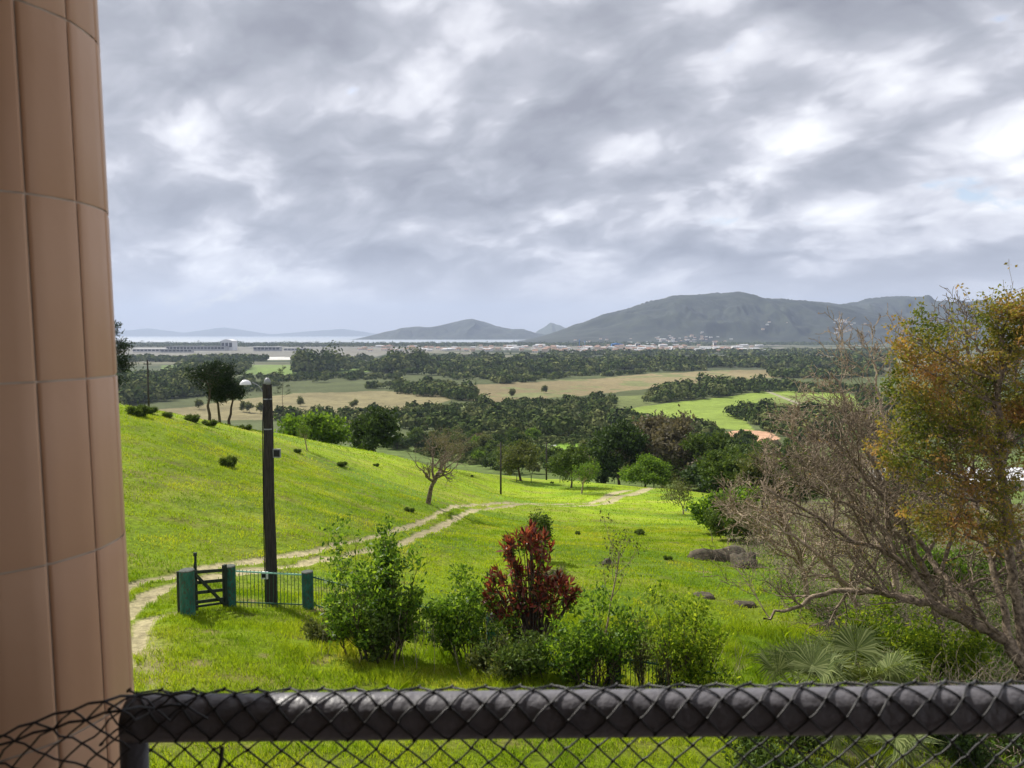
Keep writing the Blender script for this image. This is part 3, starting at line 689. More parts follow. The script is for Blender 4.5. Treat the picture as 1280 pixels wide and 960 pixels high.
# ---- individual valley trees, D 140..460
def valley():
    kinds = []
    specs = [('leaf_dark', 'rounded dark green tree in the valley woodland'), ('leaf_mid', 'rounded mid green tree in the valley woodland'),
             ('leaf_olive', 'olive green spreading tree in the valley woodland'), ('leaf_light', 'pale yellow-green tree in the valley woodland'),
             ('leaf_dark', 'tall narrow dark tree in the valley woodland'), ('leaf_brown', 'brownish leafless-looking tree in the valley woodland')]
    for k, (lm, lb) in enumerate(specs):
        H, W = (9, 6.5) if k == 4 else (6.5, 7.5)
        parts = tree_parts(300 + k, H, W, CFG_ROUND, .17, per=9, spread=.42, lsize=.62, aspect=.7, trunk_frac=.5, sides=5)
        kinds.append(plant('tree', lb, 'tree', (0, -50, -8), parts, M['bark'], M[lm], group='valley woodland trees, %s' % ('leaf_dark dark,tall' and lb.split(' tree')[0])))
    rg = np.random.default_rng(5); used = [0] * 6; n = 0; pts = []
    poly = [(340,520),(430,522),(470,530),(540,540),(620,520),(760,520),(860,535),(905,548),(960,560),(1010,575),(990,620),(940,640),(895,640),(870,606),(800,603),(765,596),(640,592),(600,584),(520,566),(440,553),(345,540)]
    cand = []
    for _ in range(20000):
        D = math.exp(rg.uniform(math.log(118), math.log(430))); px = rg.uniform(420, 1200)
        x = (px - 640) / FPX * D; cand.append((x, D))
    cand = np.array(cand); Z = T(cand[:, 0], cand[:, 1]); pxs, pys = proj(cand[:, 0], cand[:, 1], Z)
    for (x, y), z, a, b in zip(cand, Z, pxs, pys):
        if not inpoly(np.array([a]), np.array([b]), poly)[0] and not (a > 1000 and y > 70 and b < 700 and rg.uniform() < .10): continue
        if y < 160 and a < 640: continue
        if inpoly(np.array([a]), np.array([b]), [(670,546),(790,543),(800,590),(660,585)])[0] and rg.uniform() < .93: continue
        if 640 < a < 800 and y < 185: continue
        sp = 5.0 if y < 230 else 6.0
        if a > 1000: sp *= 1.35
        if any((x - p[0]) ** 2 + (y - p[1]) ** 2 < sp * sp for p in pts): continue
        pts.append((x, y, z))
        if len(pts) >= 285: break
    for x, y, z in pts:
        k = int(rg.choice(6, p=[.25, .30, .20, .10, .10, .05])); o = kinds[k] if used[k] == 0 else copy_tree(kinds[k]); used[k] += 1
        s = rg.uniform(.6, 1.2); place(o, (x, y, z - .1), s, rg.uniform(0, 6.28), sz=s * rg.uniform(.8, 1.1))
    print('valley trees', len(pts), used)
valley()

# ------------------------------------------------------------------ the town, the airport and the villages under the mountain
M['wall_white'] = surf('wall_white', (0.62, 0.60, 0.57), (0.74, 0.72, 0.70), .1, .8)
M['wall_cream'] = surf('wall_cream', (0.55, 0.45, 0.34), (0.62, 0.52, 0.42), .1, .8)
M['roof_tile'] = surf('roof_tile', (0.26, 0.16, 0.11), (0.36, 0.22, 0.16), .3, .9)
M['roof_grey'] = surf('roof_grey', (0.32, 0.32, 0.33), (0.50, 0.50, 0.50), .2, .7)
M['roof_dark'] = surf('roof_dark', (0.06, 0.07, 0.09), (0.10, 0.11, 0.13), .05, .5)
M['roof_white'] = surf('roof_white', (0.66, 0.67, 0.69), (0.76, 0.77, 0.78), .05, .5)
M['blue'] = surf('blue_paint', (0.03, 0.16, 0.45), (0.05, 0.22, 0.55), .1, .5)
M['glass'] = surf('dark_glass', (0.03, 0.035, 0.045), None, rough=.15, spec=.6)
def house_mesh(name, w, d, h, rh, mats):
    s = MB(); s.box((-w/2, -d/2, -1), (w/2, d/2, h), 0)
    e = .4
    s.add([(-w/2-e, -d/2-e, h+.02), (w/2+e, -d/2-e, h+.02), (w/2+e, d/2+e, h+.02), (-w/2-e, d/2+e, h+.02), (-w/2-e, 0, h+rh), (w/2+e, 0, h+rh)],
          [(0,1,5,4),(2,3,4,5),(3,0,4),(1,2,5),(3,2,1,0)], 1)
    for k in range(max(1, int(w // 4))):
        x = -w/2 + (k + .5) * w / max(1, int(w // 4)); s.box((x-.6, -d/2-.03, 1), (x+.6, -d/2+.1, 2.2), 2)
        if h > 5: s.box((x-.6, -d/2-.03, 4), (x+.6, -d/2+.1, 5.2), 2)
    return s
def town():
    rg = np.random.default_rng(77)
    proto = []
    for (w, d, h, rh, a, b, lb) in ((11, 9, 3.2, 2, 'wall_white', 'roof_tile', 'small white house with a red tiled roof in the distant town'),
                                (13, 9, 3.4, 1.6, 'wall_white', 'roof_grey', 'small white house with a grey roof in the distant town'),
                                (12, 10, 6.4, 1.8, 'wall_cream', 'roof_tile', 'two-storey cream house with a red roof in the distant town'),
                                (26, 14, 6, 1.2, 'wall_white', 'roof_white', 'long white warehouse in the distant town')):
        s = house_mesh('town_house', w, d, h, rh, None); o = s.build('town_house', [M[a], M[b], M['glass']])
        proto.append(tag(o, lb, 'house', 'houses of the distant town, ' + lb.split(' in the')[0]))
    used = [0] * 4; n = 0
    def put(x, y, z, k, s):
        o = proto[k] if used[k] == 0 else proto[k].copy()
        if used[k]: COL.objects.link(o)
        used[k] += 1; o.location = (x, y, z); o.scale = (s, s, s); o.rotation_euler = (0, 0, rg.uniform(-.6, .6))
    for _ in range(265):
        px = rg.choice([rg.uniform(670, 960), rg.uniform(450, 700), rg.normal(780, 60)]); dy = rg.uniform(432.0, 440.5) if px > 660 else rg.uniform(433.5, 439)
        D = -PL * FPX / (dy - 418) * rg.uniform(.97, 1.03); x = (px - 640) / FPX * D
        put(x, D, PL, int(rg.choice(4, p=[.36, .22, .24, .18])), rg.uniform(1.3, 2.0))
    # villages on the foot of the mountain
    for _ in range(60):
        px = rg.normal(838, 28) if rg.uniform() < .5 else rg.uniform(700, 900)
        y = rg.uniform(5720, 5990); x = (px - 640) / FPX * 7200
        z = mt1(x, y); 
        # column of the mountain sheet is fixed in x, so the photo column is a little further out
        put(x * .86, y, mt1(x * .86, y) - .5, int(rg.choice(4, p=[.45, .3, .15, .1])), rg.uniform(1.3, 2.0))
    for _ in range(32):
        y = rg.uniform(6080, 6420); px = rg.normal(1052, 7) if rg.uniform() < .8 else rg.normal(960, 14); x = (px - 640) / FPX * y
        put(x, y, max(mt2(x, y), mt1(x, y)) + .5, int(rg.choice(4, p=[.45, .3, .2, .05])), rg.uniform(1.3, 2.0))
    print('houses', used)
town()
def big_building(name, label, px, D, w, d, h, wall, roof, glassband=True, arch=0, cat='building', extra=None):
    x = (px - 640) / FPX * D; e = empty(name, (x, D, PL), label, cat)
    s = MB(); s.box((-w/2, -d/2, -.5), (w/2, d/2, h)); s.build('wall', M[wall], e)
    s = MB(); s.box((-w/2-2, -d/2-2, h+.01), (w/2+2, d/2+2, h+1.0))
    if arch:
        n = 10; prof = [(-w/2 + w*i/n, h + 1 + arch*math.sin(math.pi*i/n)) for i in range(n+1)]
        for i in range(n):
            (xa, za), (xb, zb) = prof[i], prof[i+1]
            s.add([(xa,-d/2-2,za),(xb,-d/2-2,zb),(xb,d/2+2,zb),(xa,d/2+2,za),(xa,-d/2-2,h+1),(xb,-d/2-2,h+1),(xb,d/2+2,h+1),(xa,d/2+2,h+1)],[(0,1,2,3),(4,5,1,0),(7,3,2,6)])
    s.build('roof', M[roof], e)
    if glassband:
        s = MB(); k = max(2, int(w // 14))
        for i in range(k):
            xx = -w/2 + (i+.5) * w/k; s.box((xx - w/k*.4, -d/2-.2, h*.35), (xx + w/k*.4, -d/2+.2, h*.85))
        s.build('window', M['glass'], e)
    return e
big_building('airport_terminal', 'long low airport terminal with dark glass front on the far left plain', 248, 3300, 250, 60, 19, 'roof_grey', 'roof_dark')
big_building('terminal_hall', 'white airport hall with a curved roof beside the dark terminal', 287, 3350, 50, 60, 40, 'roof_white', 'roof_white', arch=8)
big_building('hangar', 'pale flat hangar left of the airport terminal', 188, 3000, 120, 40, 13, 'wall_white', 'roof_white')
big_building('cargo_building', 'grey cargo building right of the airport terminal', 335, 3200, 110, 35, 18, 'roof_grey', 'roof_white')
big_building('airport_shed', 'low dark shed in front of the airport terminal', 222, 2950, 120, 24, 12, 'roof_grey', 'roof_dark')
big_building('depot', 'long low white depot right of the airport', 372, 3250, 110, 26, 11, 'wall_white', 'roof_white')
big_building('sports_hall', 'blue arched hall standing over the town roofs', 771, 4100, 60, 40, 17, 'blue', 'blue', arch=6)
big_building('white_block', 'white block beside the blue hall in the town', 797, 4150, 26, 20, 22, 'wall_white', 'roof_white')
big_building('tower_block', 'narrow white tower block at the right of the town', 893, 4200, 16, 16, 26, 'wall_white', 'roof_grey')
for px, h, lb in ((724, 42, 'thin blue mast left of the blue hall'), (731, 36, 'shorter blue mast next to the tall one')):
    x = (px - 640) / FPX * 4100; s = MB(); s.tube([(0, 0, 0), (0, 0, h)], 1.6, 6); s.tube([(0, 0, h - 4), (0, 0, h)], 3.0, 6)
    tag(s.build('mast', M['blue'], loc=(x, 4100, PL)), lb, 'mast')
for px, lb in ((683, 'left'), (697, 'right')):
    h = hit(px + 295, 484, 500); e = empty('farmhouse', h, 'white farmhouse with pale roof, the %s of two behind the bright green field' % lb, 'house')
    s = MB(); s.box((-4, -3, 0), (4, 3, 3)); s.build('wall', M['wall_white'], e)
    s = MB(); s.add([(-4.5,-3.5,3.02),(4.5,-3.5,3.02),(4.5,3.5,3.02),(-4.5,3.5,3.02),(-4.5,0,4.6),(4.5,0,4.6)], [(0,1,5,4),(2,3,4,5),(3,0,4),(1,2,5),(3,2,1,0)]); s.build('roof', M['roof_white'], e)
# pale-roofed buildings below the slope, seen through the right-hand branches
for px, D, w, d, rz, lb in ((1185, 165, 17, 11, .5, 'large pale-roofed house seen through the right-hand branches'), (1130, 150, 11, 8, -.3, 'smaller grey-roofed shed glimpsed through the bare branches'),
                        (1268, 180, 14, 10, .2, 'pale-roofed house at the right edge behind the leafy branches')):
    p = at(px, D); e = empty('house', p, lb, 'house', rz=rz)
    s = MB(); s.box((-w/2, -d/2, -2), (w/2, d/2, 3.4)); s.build('wall', M['wall_cream'], e)
    s = MB(); k = .5; s.add([(-w/2-k,-d/2-k,3.42),(w/2+k,-d/2-k,3.42),(w/2+k,d/2+k,3.42),(-w/2-k,d/2+k,3.42),(-w/2-k,0,5.4),(w/2+k,0,5.4)], [(0,1,5,4),(2,3,4,5),(3,0,4),(1,2,5),(3,2,1,0)])
    s.build('roof', M['roof_white'] if w > 12 else M['roof_grey'], e)
    s = MB()
    for i in range(3): s.box((-w/2 + (i+.5)*w/3 - .6, -d/2-.04, 1), (-w/2 + (i+.5)*w/3 + .6, -d/2+.05, 2.2))
    s.build('window', M['glass'], e)

# ------------------------------------------------------------------ standing trees of the middle distance
def topz(px, py, D): return P(px, py, D)[2]
def tree_at(name, label, cat, base_px, base_py, top_py, W_px, cfg, r0, bark, lm, seed, D=None, **k):
    b = hit(base_px, base_py) if D is None else at(base_px, D)
    H = topz(base_px, top_py, b[1]) - b[2]; W = W_px * b[1] / FPX
    kk = dict(per=12, spread=.06 * max(W, 1.5), lsize=.06 * max(W, 1.5)); kk.update(k)
    return plant(name, label, cat, b, tree_parts(seed, H, W, cfg, r0, **kk), M[bark], M[lm] if lm else None)
CFG_DEAD = dict(lev=4, kids=[6, 4, 4, 3], up=[.06, .10, .10, .03], ang=(28, 68), ratio=(.5, .8), rr=.68, wob=.24, lo0=.5, seg=6, taper=.5)
tree_at('bare_tree', 'gnarled leafless tree with dark twisted branches beside the track', 'tree', 535, 630, 528, 84, CFG_DEAD, .24, 'bark_grey', None, 44, per=0, trunk_frac=.45)
tree_at('tree', 'small rounded dark tree on the pasture left of the far power poles', 'tree', 651, 601, 558, 46, CFG_ROUND, .25, 'bark', 'leaf_olive', 42, per=16)
tree_at('tree', 'thick leafed dark green tree behind the little forked tree', 'tree', 714, 610, 562, 44, CFG_ROUND, .18, 'bark', 'leaf_mid', 43, per=22)
tree_at('tree', 'little pale forked tree by the bend of the track', 'tree', 727, 617, 577, 34, CFG_ROUND, .14, 'bark_pale', 'leaf_light', 44, per=5)
tree_at('small_tree', 'small thinly leaved tree at the right edge of the pasture', 'tree', 854, 643, 599, 46, CFG_BARE, .10, 'bark_pale', 'leaf_olive', 45, per=2, spread=.2, lsize=.16)
tree_at('pale_sapling', 'pale leafless sapling on the crest right of the lamp pole', 'sapling', 384, 563, 527, 22, CFG_BARE, .07, 'bark_pale', 'leaf_light', 46, per=1, spread=.15, lsize=.1)
tree_at('broad_tree', 'low broad light green tree behind the crest', 'tree', 402, None, 520, 74, CFG_ROUND, .25, 'bark', 'leaf_light', 47, D=112, per=22)
tree_at('dark_tree', 'dense dark round tree behind the crest next to the light green one', 'tree', 468, None, 517, 66, CFG_ROUND, .25, 'bark', 'leaf_dark', 48, D=120, per=28)
tree_at('grey_bush', 'greyish bare bush tree behind the gnarled leafless tree', 'tree', 556, None, 535, 50, CFG_BARE, .15, 'bark_pale', 'leaf_brown', 49, D=118, per=2, spread=.3, lsize=.2)
tree_at('brown_tree', 'large rounded brownish grey tree above the end of the track', 'tree', 828, None, 526, 78, CFG_ROUND, .35, 'bark', 'leaf_brown', 50, D=165, per=26)
tree_at('dark_tree', 'tall dark green tree left of the large brownish tree', 'tree', 774, None, 533, 66, CFG_ROUND, .35, 'bark', 'leaf_dark', 51, D=160, per=30)
tree_at('tree', 'light green bushy tree in front of the large brownish tree', 'tree', 806, None, 574, 52, CFG_ROUND, .2, 'bark', 'leaf_light', 52, D=135, per=22)
tree_at('tree', 'mid green tree right of the large brownish tree', 'tree', 880, None, 545, 56, CFG_ROUND, .25, 'bark', 'leaf_mid', 53, D=155, per=26)
tree_at('tree', 'round green tree on the wood edge above the bright bush', 'tree', 905, None, 567, 66, CFG_ROUND, .25, 'bark', 'leaf_mid', 54, D=112, per=26)
tree_at('tree', 'olive tree behind the bare branches at the wood edge', 'tree', 955, None, 575, 70, CFG_ROUND, .25, 'bark', 'leaf_olive', 55, D=90, per=20)
tree_at('bright_bush', 'bright green bush at the edge of the pasture above the boulder', 'bush', 900, 664, 610, 76, CFG_SHRUB, .05, 'bark', 'leaf_fresh', 56, nstem=6, lean=.5, per=26, stem_spread=.8)
tree_at('bush', 'dark low bush below the bright green bush', 'bush', 918, 676, 643, 56, CFG_SHRUB, .04, 'bark', 'leaf_mid', 57, nstem=5, lean=.6, per=22, stem_spread=.7)
# umbrella pines on the crest
def pine(name, label, px, D, top, w, seed, crown_frac=.4):
    b = at(px, D); H = topz(px, top, D) - b[2]; W = w * D / FPX; rg = np.random.default_rng(seed)
    polys, tips = [], []
    tr = np.array([(rg.normal(0, .05) * i, rg.normal(0, .05) * i, H * .97 * i / 6) for i in range(7)]); polys.append((tr, np.linspace(.17, .05, 7), 0))
    for j in range(22):
        t = 1 - crown_frac * rg.uniform(0, 1) ** 1.0; p = tr[-1] * t; a = rg.uniform(0, 6.28); L = W * .5 * (1.1 - abs(t - (1 - crown_frac * .55)) * 1.6) * rg.uniform(.6, 1.05)
        grow(rg, p, (math.cos(a), math.sin(a), .25), max(L, .3), .04, 1, dict(lev=2, kids=[0, 5], up=[0, .06, .1], ang=(25, 55), ratio=(.35, .5), rr=.6, wob=.12, seg=4), polys, tips)
    tv, tf = tubes(polys, 6); tv[:, 2] -= .1
    lv, lf = leafcloud(tips, 15, np.array([.26, .26, .16]), .34, rg, .22, .5)
    return plant(name, label, 'tree', b, ((tv, tf), (lv, lf)), M['bark'], M['leaf_pine'])
pine('pine_tree', 'tallest flat-topped pine on the left crest', 262, 80, 461, 58, 61)
pine('pine_tree', 'thin middle pine of the crest group', 275, 84, 478, 28, 62)
pine('pine_tree', 'right-hand short pine of the crest group', 287, 82, 482, 34, 63)
pine('araucaria', 'dark tiered pine showing from behind the tiled column', 140, 74, 398, 48, 64, .85)
pine('pine_tree', 'dark conical pine on the plain behind the lamp head', 355, 330, 452, 26, 65, .8)
# stick saplings on the tan field
for i, (px, py) in enumerate(((249, 512), (305, 515), (312, 516), (326, 517), (376, 508), (443, 512), (640, 497), (680, 492))):
    b = hit(px, py, 300); q = tree_parts(400 + i, 9, 6, CFG_ROUND, .15, per=5, spread=.5, lsize=.8, aspect=.7, sides=4)
    plant('lone_tree', 'small lone tree standing on the tan field', 'tree', b, q, M['bark'], M['leaf_olive'], group='lone trees dotted over the tan fields')
# small palms by the dirt patch
def palm(name, label, b, H, L, seed, nf=16, cat='palm'):
    rg = np.random.default_rng(seed); e = empty(name, b, label, cat); s = MB()
    s.tube([(0, 0, -.2), (.1, 0, H * .5), (0, .1, H)], [.2, .16, .13], 8); s.build('trunk', M['bark_grey'], e, smooth=True)
    Cc, Aa, Sz = [], [], []; s = MB()
    for k in range(nf):
        a = k * 2.4; el = rg.uniform(-.2, 1.1); d = np.array([math.cos(a) * math.cos(el), math.sin(a) * math.cos(el), math.sin(el)]); p = np.array([0, .1, H]); pts = [p]
        for i in range(9):
            d = nrm(d + np.array([0, 0, -.16])); p = p + d * L / 9; pts.append(p); sd = nrm(np.cross(d, (0, 0, 1)))
            for q in range(3):
                for sg in (-1, 1): Cc.append(p - d * L / 9 * q / 3); Aa.append(nrm(sd * sg + d * .5 + np.array([0, 0, -.3]))); Sz.append(L * .32 * math.sin(math.pi * (i + 1.2) / 11))
        s.tube(pts, .03, 4)
    s.build('frond_stalks', M['leaf_palm'], e); v, f = leaves(np.array(Cc), np.array(Aa), np.array(Sz), .09, rg); link('fronds', mesh_np('fronds', v, f), M['leaf_mid'], e)
    return e
palm('palm_tree', 'small palm with drooping fronds beside the orange dirt patch', at(903, 225), 7.5, 3.6, 3)
palm('palm_tree', 'shorter palm standing left of the palm at the dirt patch', at(883, 205), 4.2, 2.8, 4)

# ------------------------------------------------------------------ poles
def far_pole(px, py, top, label, D=None, lamp=False, w=.14):
    b = hit(px, py) if D is None else at(px, D); H = topz(px, top, b[1]) - b[2]; e = empty('utility_pole', b, label, 'pole')
    s = MB(); s.tube([(0, 0, -.3), (0, 0, H)], [w, w * .7], 8); s.build('pole_shaft', M['pole'], e, smooth=True)
    s = MB(); s.bar((-.5, 0, H - .5), (.5, 0, H - .5), .1, .1); s.build('cross_arm', M['pole'], e)
    s = MB()
    for x in (-.42, 0, .42): s.tube([(x, 0, H - .44), (x, 0, H - .3)], .05, 6)
    s.build('insulator', M['grey'], e)
    if lamp:
        s = MB(); s.tube([(0, 0, H - 1.2), (.9, -.3, H - .5), (1.3, -.4, H - .5)], .04, 6); s.build('lamp_arm', M['grey'], e)
        s = MB(); s.tube([(1.2, -.4, H - .52), (1.7, -.5, H - .55)], [.1, .16], 8); s.build('lamp_head', M['white'], e)
far_pole(187, None, 450, 'dark power pole rising behind the left crest', D=95)
far_pole(626, 618, 553, 'dark power pole on the pasture above the track, nearer of the two', lamp=False)
far_pole(683, 600, 553, 'farther thin power pole between the two small trees', lamp=True, w=.16)

def lamp_pole():
    b = hit(340, 755); D = b[1]; H = topz(341, 473, D) - b[2]; px = D / FPX
    e = empty('lamp_pole', b, 'tall weathered black timber pole with street lamp behind the picket fence', 'lamp pole')
    rg = np.random.default_rng(3); n = 16; s = MB(); zs = np.linspace(-.4, H - .18, 24)
    prof = [(math.cos(t), math.sin(t)) for t in np.arange(n) * 2 * math.pi / n]
    rr = 1 + rg.normal(0, .07, n); vs = []; fs = []
    for i, z in enumerate(zs):
        w = (.172 - .045 * max(z, 0) / H); ox = .012 * math.sin(z * 1.3)
        vs += [(ox + c * w * rr[j] * (1 + rg.normal(0, .008)), q * w * rr[j], z) for j, (c, q) in enumerate(prof)]
    for i in range(len(zs) - 1): fs += [(i*n+j, i*n+(j+1)%n, (i+1)*n+(j+1)%n, (i+1)*n+j) for j in range(n)]
    fs.append(tuple(range((len(zs)-1)*n, len(zs)*n))); s.add(vs, fs); s.build('pole_shaft', M['pole'], e)
    s = MB(); s.tube([(0,0,H-.2),(0,0,H-.05),(0,0,H+.02)], [.128,.10,.04], 12); s.build('pole_cap', M['grey'], e, smooth=True)
    # lamp on its arm
    s = MB(); s.tube([(-.1,.02,H-.55),(-.3,.05,H-.25),(-.52,.05,H-.13)], .018, 8); s.build('lamp_arm', M['grey'], e)
    s = MB(); hx, hz = -.74, H - .17; nn = 12; vs = []; fs = []
    for i, (r, z) in enumerate(((.03,.12),(.10,.10),(.17,.05),(.20,-.01),(.205,-.04))): vs += [(hx + .95*r*math.cos(t), .05 + .8*r*math.sin(t), hz + z) for t in np.arange(nn)*2*math.pi/nn]
    for i in range(4): fs += [(i*nn+j, (i+1)*nn+j, (i+1)*nn+(j+1)%nn, i*nn+(j+1)%nn) for j in range(nn)]
    fs.append(tuple(range(nn))); s.add(vs, fs); lh = s.build('lamp_hood', M['white'], e, smooth=True)
    s = MB(); s.tube([(hx,.05,hz-.02),(hx,.05,hz-.10)], [.07,.04], 8); s.build('bulb', M['grey'], lh)
    # sign box, meter box, wire and clamps
    z1 = H - 94 * px; s = MB(); s.box((.16,-.10,z1-.15),(.42,-.04,z1+.15)); bx = s.build('junction_box', M['grey'], e, bevel=.01)
    s = MB(); s.box((.19,-.112,z1-.11),(.39,-.103,z1+.11)); s.build('box_cover', M['black'], bx)
    z2 = H - 249 * px; s = MB(); s.box((-.27,-.24,z2-.12),(-.05,-.16,z2+.13)); bx = s.build('meter_box', M['white'], e, bevel=.01)
    s = MB(); s.box((-.235,-.25,z2-.06),(-.11,-.243,z2+.07)); s.build('meter_window', M['black'], bx)
    s = MB(); s.tube([(-.19,-.1,0),(-.185,-.12,H*.3),(-.175,-.10,H*.6),(-.16,-.09,H*.8),(-.1,-.16,H-.9)], .016, 6)
    s.tube([(.1,-.18,H-.3),(.14,-.14,H-.9),(-.05,-.2,H-1.25),(-.15,-.1,H-1.1),(0,-.2,H-.8),(.12,-.16,H-.6)], .012, 5); s.build('cable', M['black'], e, smooth=True)
    s = MB()
    for z in (H - .7, H - 1.7): s.tube([(0,0,z),(0,0,z+.04)], .148, 14)
    s.build('clamp_band', M['grey'], e)
lamp_pole()

# ------------------------------------------------------------------ posts, gate and picket fence
POSTS = [(235, 769, 712, .21, 'leftmost green concrete post, hinge side of the wooden gate'), (288, 758, 707, .185, 'green post between the wooden gate and the picket fence'),
         (385, 761, 714, .19, 'green post at the right end of the first picket panel'), (496, 790, 742, .18, 'green post hidden in the large left shrub'),
         (616, 810, 768, .19, 'faded green post behind the red-leaved shrub'), (767, 868, 804, .19, 'dark mossy post near the right-hand end of the picket fence')]
PB = []
for i, (px, py, top, r, lb) in enumerate(POSTS):
    b = hit(px, py); H = topz(px, top, b[1]) - b[2]; PB.append((b, H)); e = empty('fence_post', b, lb, 'post', 'posts of the gate and picket fence')
    rg = np.random.default_rng(i); n = 20; s = MB(); vs = []; fs = []; zs = np.linspace(-.3, H - .03, 9)
    for z in zs: vs += [(r * (1 + rg.normal(0, .015)) * math.cos(t), r * math.sin(t), z) for t in np.arange(n) * 2 * math.pi / n]
    for k in range(8): fs += [(k*n+j, k*n+(j+1)%n, (k+1)*n+(j+1)%n, (k+1)*n+j) for j in range(n)]
    s.add(vs, fs); s.build('shaft', M['wood_dark'] if i == 5 else M['post_green'], e, smooth=True)
    s = MB(); s.tube([(0,0,H-.035),(0,0,H-.01),(0,0,H+.01)], [r*1.03, r*1.02, r*.8], 18); s.build('cap', M['post_top'], e)
def gate():
    a, Ha = PB[0]; b, Hb = PB[1]; d = nrm((b - a) * np.array([1, 1, 0])); L = np.linalg.norm((b - a)[:2])
    e = empty('wooden_gate', a, 'dark green wooden farm gate with a diagonal brace', 'gate', rz=math.atan2(d[1], d[0]))
    x0, x1 = .27, L - .24; dz = b[2] - a[2]; h = Ha - .05
    s = MB(); s.box((x0-.06,-.05,.02),(x0+.06,.05,h-.05)); s.build('stile', M['wood_dark'], e, bevel=.008)
    s = MB(); s.box((x1-.09,-.05,.05+dz),(x1+.05,.05,h+.12+dz)); s.build('stile', M['wood_dark'], e, bevel=.008)
    for k, f in enumerate((.90, .655, .42, .20, .10)):
        s = MB(); s.bar((x0+.06, 0, h*f), (x1-.09, 0, h*f + dz*.9 + .05), .04, .10 if k < 4 else .07); s.build('gate_board', M['wood_dark'], e, bevel=.006)
    s = MB(); s.bar((x0+.02, -.045, h*.88), (x1-.12, -.045, h*.14+dz), .035, .10); s.build('diagonal_brace', M['wood_dark'], e, bevel=.006)
    # thin stake behind the left post
    p = hit(228, 762); p = a + np.array([-.13, .55, 0]); p[2] = T1(p[0], p[1]); H = topz(235, 692, p[1]) - p[2]
    e2 = empty('stake', p, 'thin dark stake with a slanted prop behind the leftmost post', 'stake')
    s = MB(); s.tube([(.18,0,-.2),(.16,0,H)], .035, 6); s.tube([(.16,0,H-.07),(.16,0,H+.03)], .055, 6); s.build('upright', M['wood_dark'], e2)
    s = MB(); s.tube([(-.08,0,.0),(.14,0,H-.25)], .022, 5); s.build('prop', M['wood_dark'], e2)
    s = MB(); s.box((-.28,-.33,-.1),(-.2,-.25,Ha*.95)); s.build('batten', M['wood_dark'], e2)
gate()
def pickets(a, b, H, label, top='iron'):
    a = np.array(a); b = np.array(b); L = np.linalg.norm((b - a)[:2]); d = (b - a) / L
    e = empty('picket_fence', a, label, 'fence', 'iron picket fence panels'); n = int(L / .115); s = MB(); rg = np.random.default_rng(int(L * 100))
    for i in range(1, n):
        t = i * L / n; p = d * t; x, y = p[0], p[1]; z = T1(a[0] + x, a[1] + y) - a[2]
        zt = p[2] + H
        s.tube([(x, y, z - .05), (x + rg.normal(0, .006), y, zt + .07)], .011, 5)
    s.build('picket_row', M['iron'], e)
    s = MB(); s.bar((0, 0, H), tuple(d * L + np.array([0, 0, H])), .03, .045); s.build('top_rail', M[top], e)
    s = MB(); s.bar((0, 0, .14), tuple(d * L + np.array([0, 0, .14])), .03, .035); s.build('bottom_rail', M['iron'], e)
def off(i, s): return PB[i][0] + np.array([s * .19, 0, 0])
pickets(off(1, 1), off(2, -1), PB[2][1] - .12, 'iron picket panel with a pale green top rail in front of the lamp pole', 'rail_cyan')
pickets(off(2, 1), off(3, -1), PB[2][1] - .2, 'dark iron picket panel running behind the large left shrub')
pickets(off(3, 1), off(4, -1), PB[4][1] - .12, 'dark iron picket panel between the left shrub and the faded green post')
pickets(off(4, 1), off(5, -1), PB[4][1] - .1, 'dark iron picket panel behind the red-leaved shrub')
pe = hit(805, 872); pickets(off(5, 1), pe, PB[4][1] - .12, 'short picket panel right of the dark mossy post')
pe2 = hit(900, 890); pickets(pe, pe2, PB[4][1] - .12, 'last picket panel running behind the right yellow-green shrub')

# ------------------------------------------------------------------ shrubs along the fence
def shrub_at(name, label, px, py, top, wpx, lm, seed, n=7, per=10, lsize=.09, spread=.10, lean=.35, asp=.5, D=None, cfg=CFG_SHRUB, bark='bark', cat='shrub', r0=.028, ss=.25, updir=.5):
    b = hit(px, py) if D is None else at(px, D); H = topz(px, top, b[1]) - b[2]; W = wpx * b[1] / FPX
    return plant(name, label, cat, b, tree_parts(seed, H, W, cfg, r0, nstem=n, lean=lean, per=per, spread=spread, lsize=lsize, aspect=asp, stem_spread=ss, updir=updir, trunk_frac=.6), M[bark], M[lm], names=('stems', 'foliage'))
shrub_at('leafy_shrub', 'tallest glossy green shrub in front of the fence, left of the red one', 466, 822, 672, 112, 'leaf_fresh', 71, n=15, per=9, lsize=.12, spread=.11, ss=.8, lean=.3)
shrub_at('leafy_shrub', 'narrow upright shoot rising out of the tallest green shrub', 486, 815, 655, 30, 'leaf_fresh', 72, n=4, per=6, lsize=.12, spread=.06, lean=.1, ss=.15)
shrub_at('leafy_shrub', 'dark shaded lower shrub at the foot of the tallest green shrub', 478, 822, 755, 75, 'leaf_mid', 73, n=8, per=9, lsize=.11, spread=.12, lean=.5, ss=.5)
shrub_at('leafy_shrub', 'round green shrub between the tallest shrub and the red-leaved one', 590, 832, 722, 88, 'leaf_fresh', 74, n=9, per=10, lsize=.11, spread=.10, ss=.35)
shrub_at('leafy_shrub', 'green shrub right of the red-leaved one by the mossy post', 738, 868, 752, 88, 'leaf_fresh', 75, n=9, per=9, lsize=.11, spread=.10, ss=.5, lean=.25)
shrub_at('leafy_shrub', 'low green shrub in front of the red-leaved shrub', 640, 850, 790, 80, 'leaf_mid', 76, n=9, per=10, lsize=.10, spread=.12, lean=.6, ss=.5)
shrub_at('leafy_shrub', 'tall yellow-green shrub right of the mossy post', 862, 885, 742, 88, 'leaf_yellow', 77, n=9, per=11, lsize=.10, spread=.12, ss=.5)
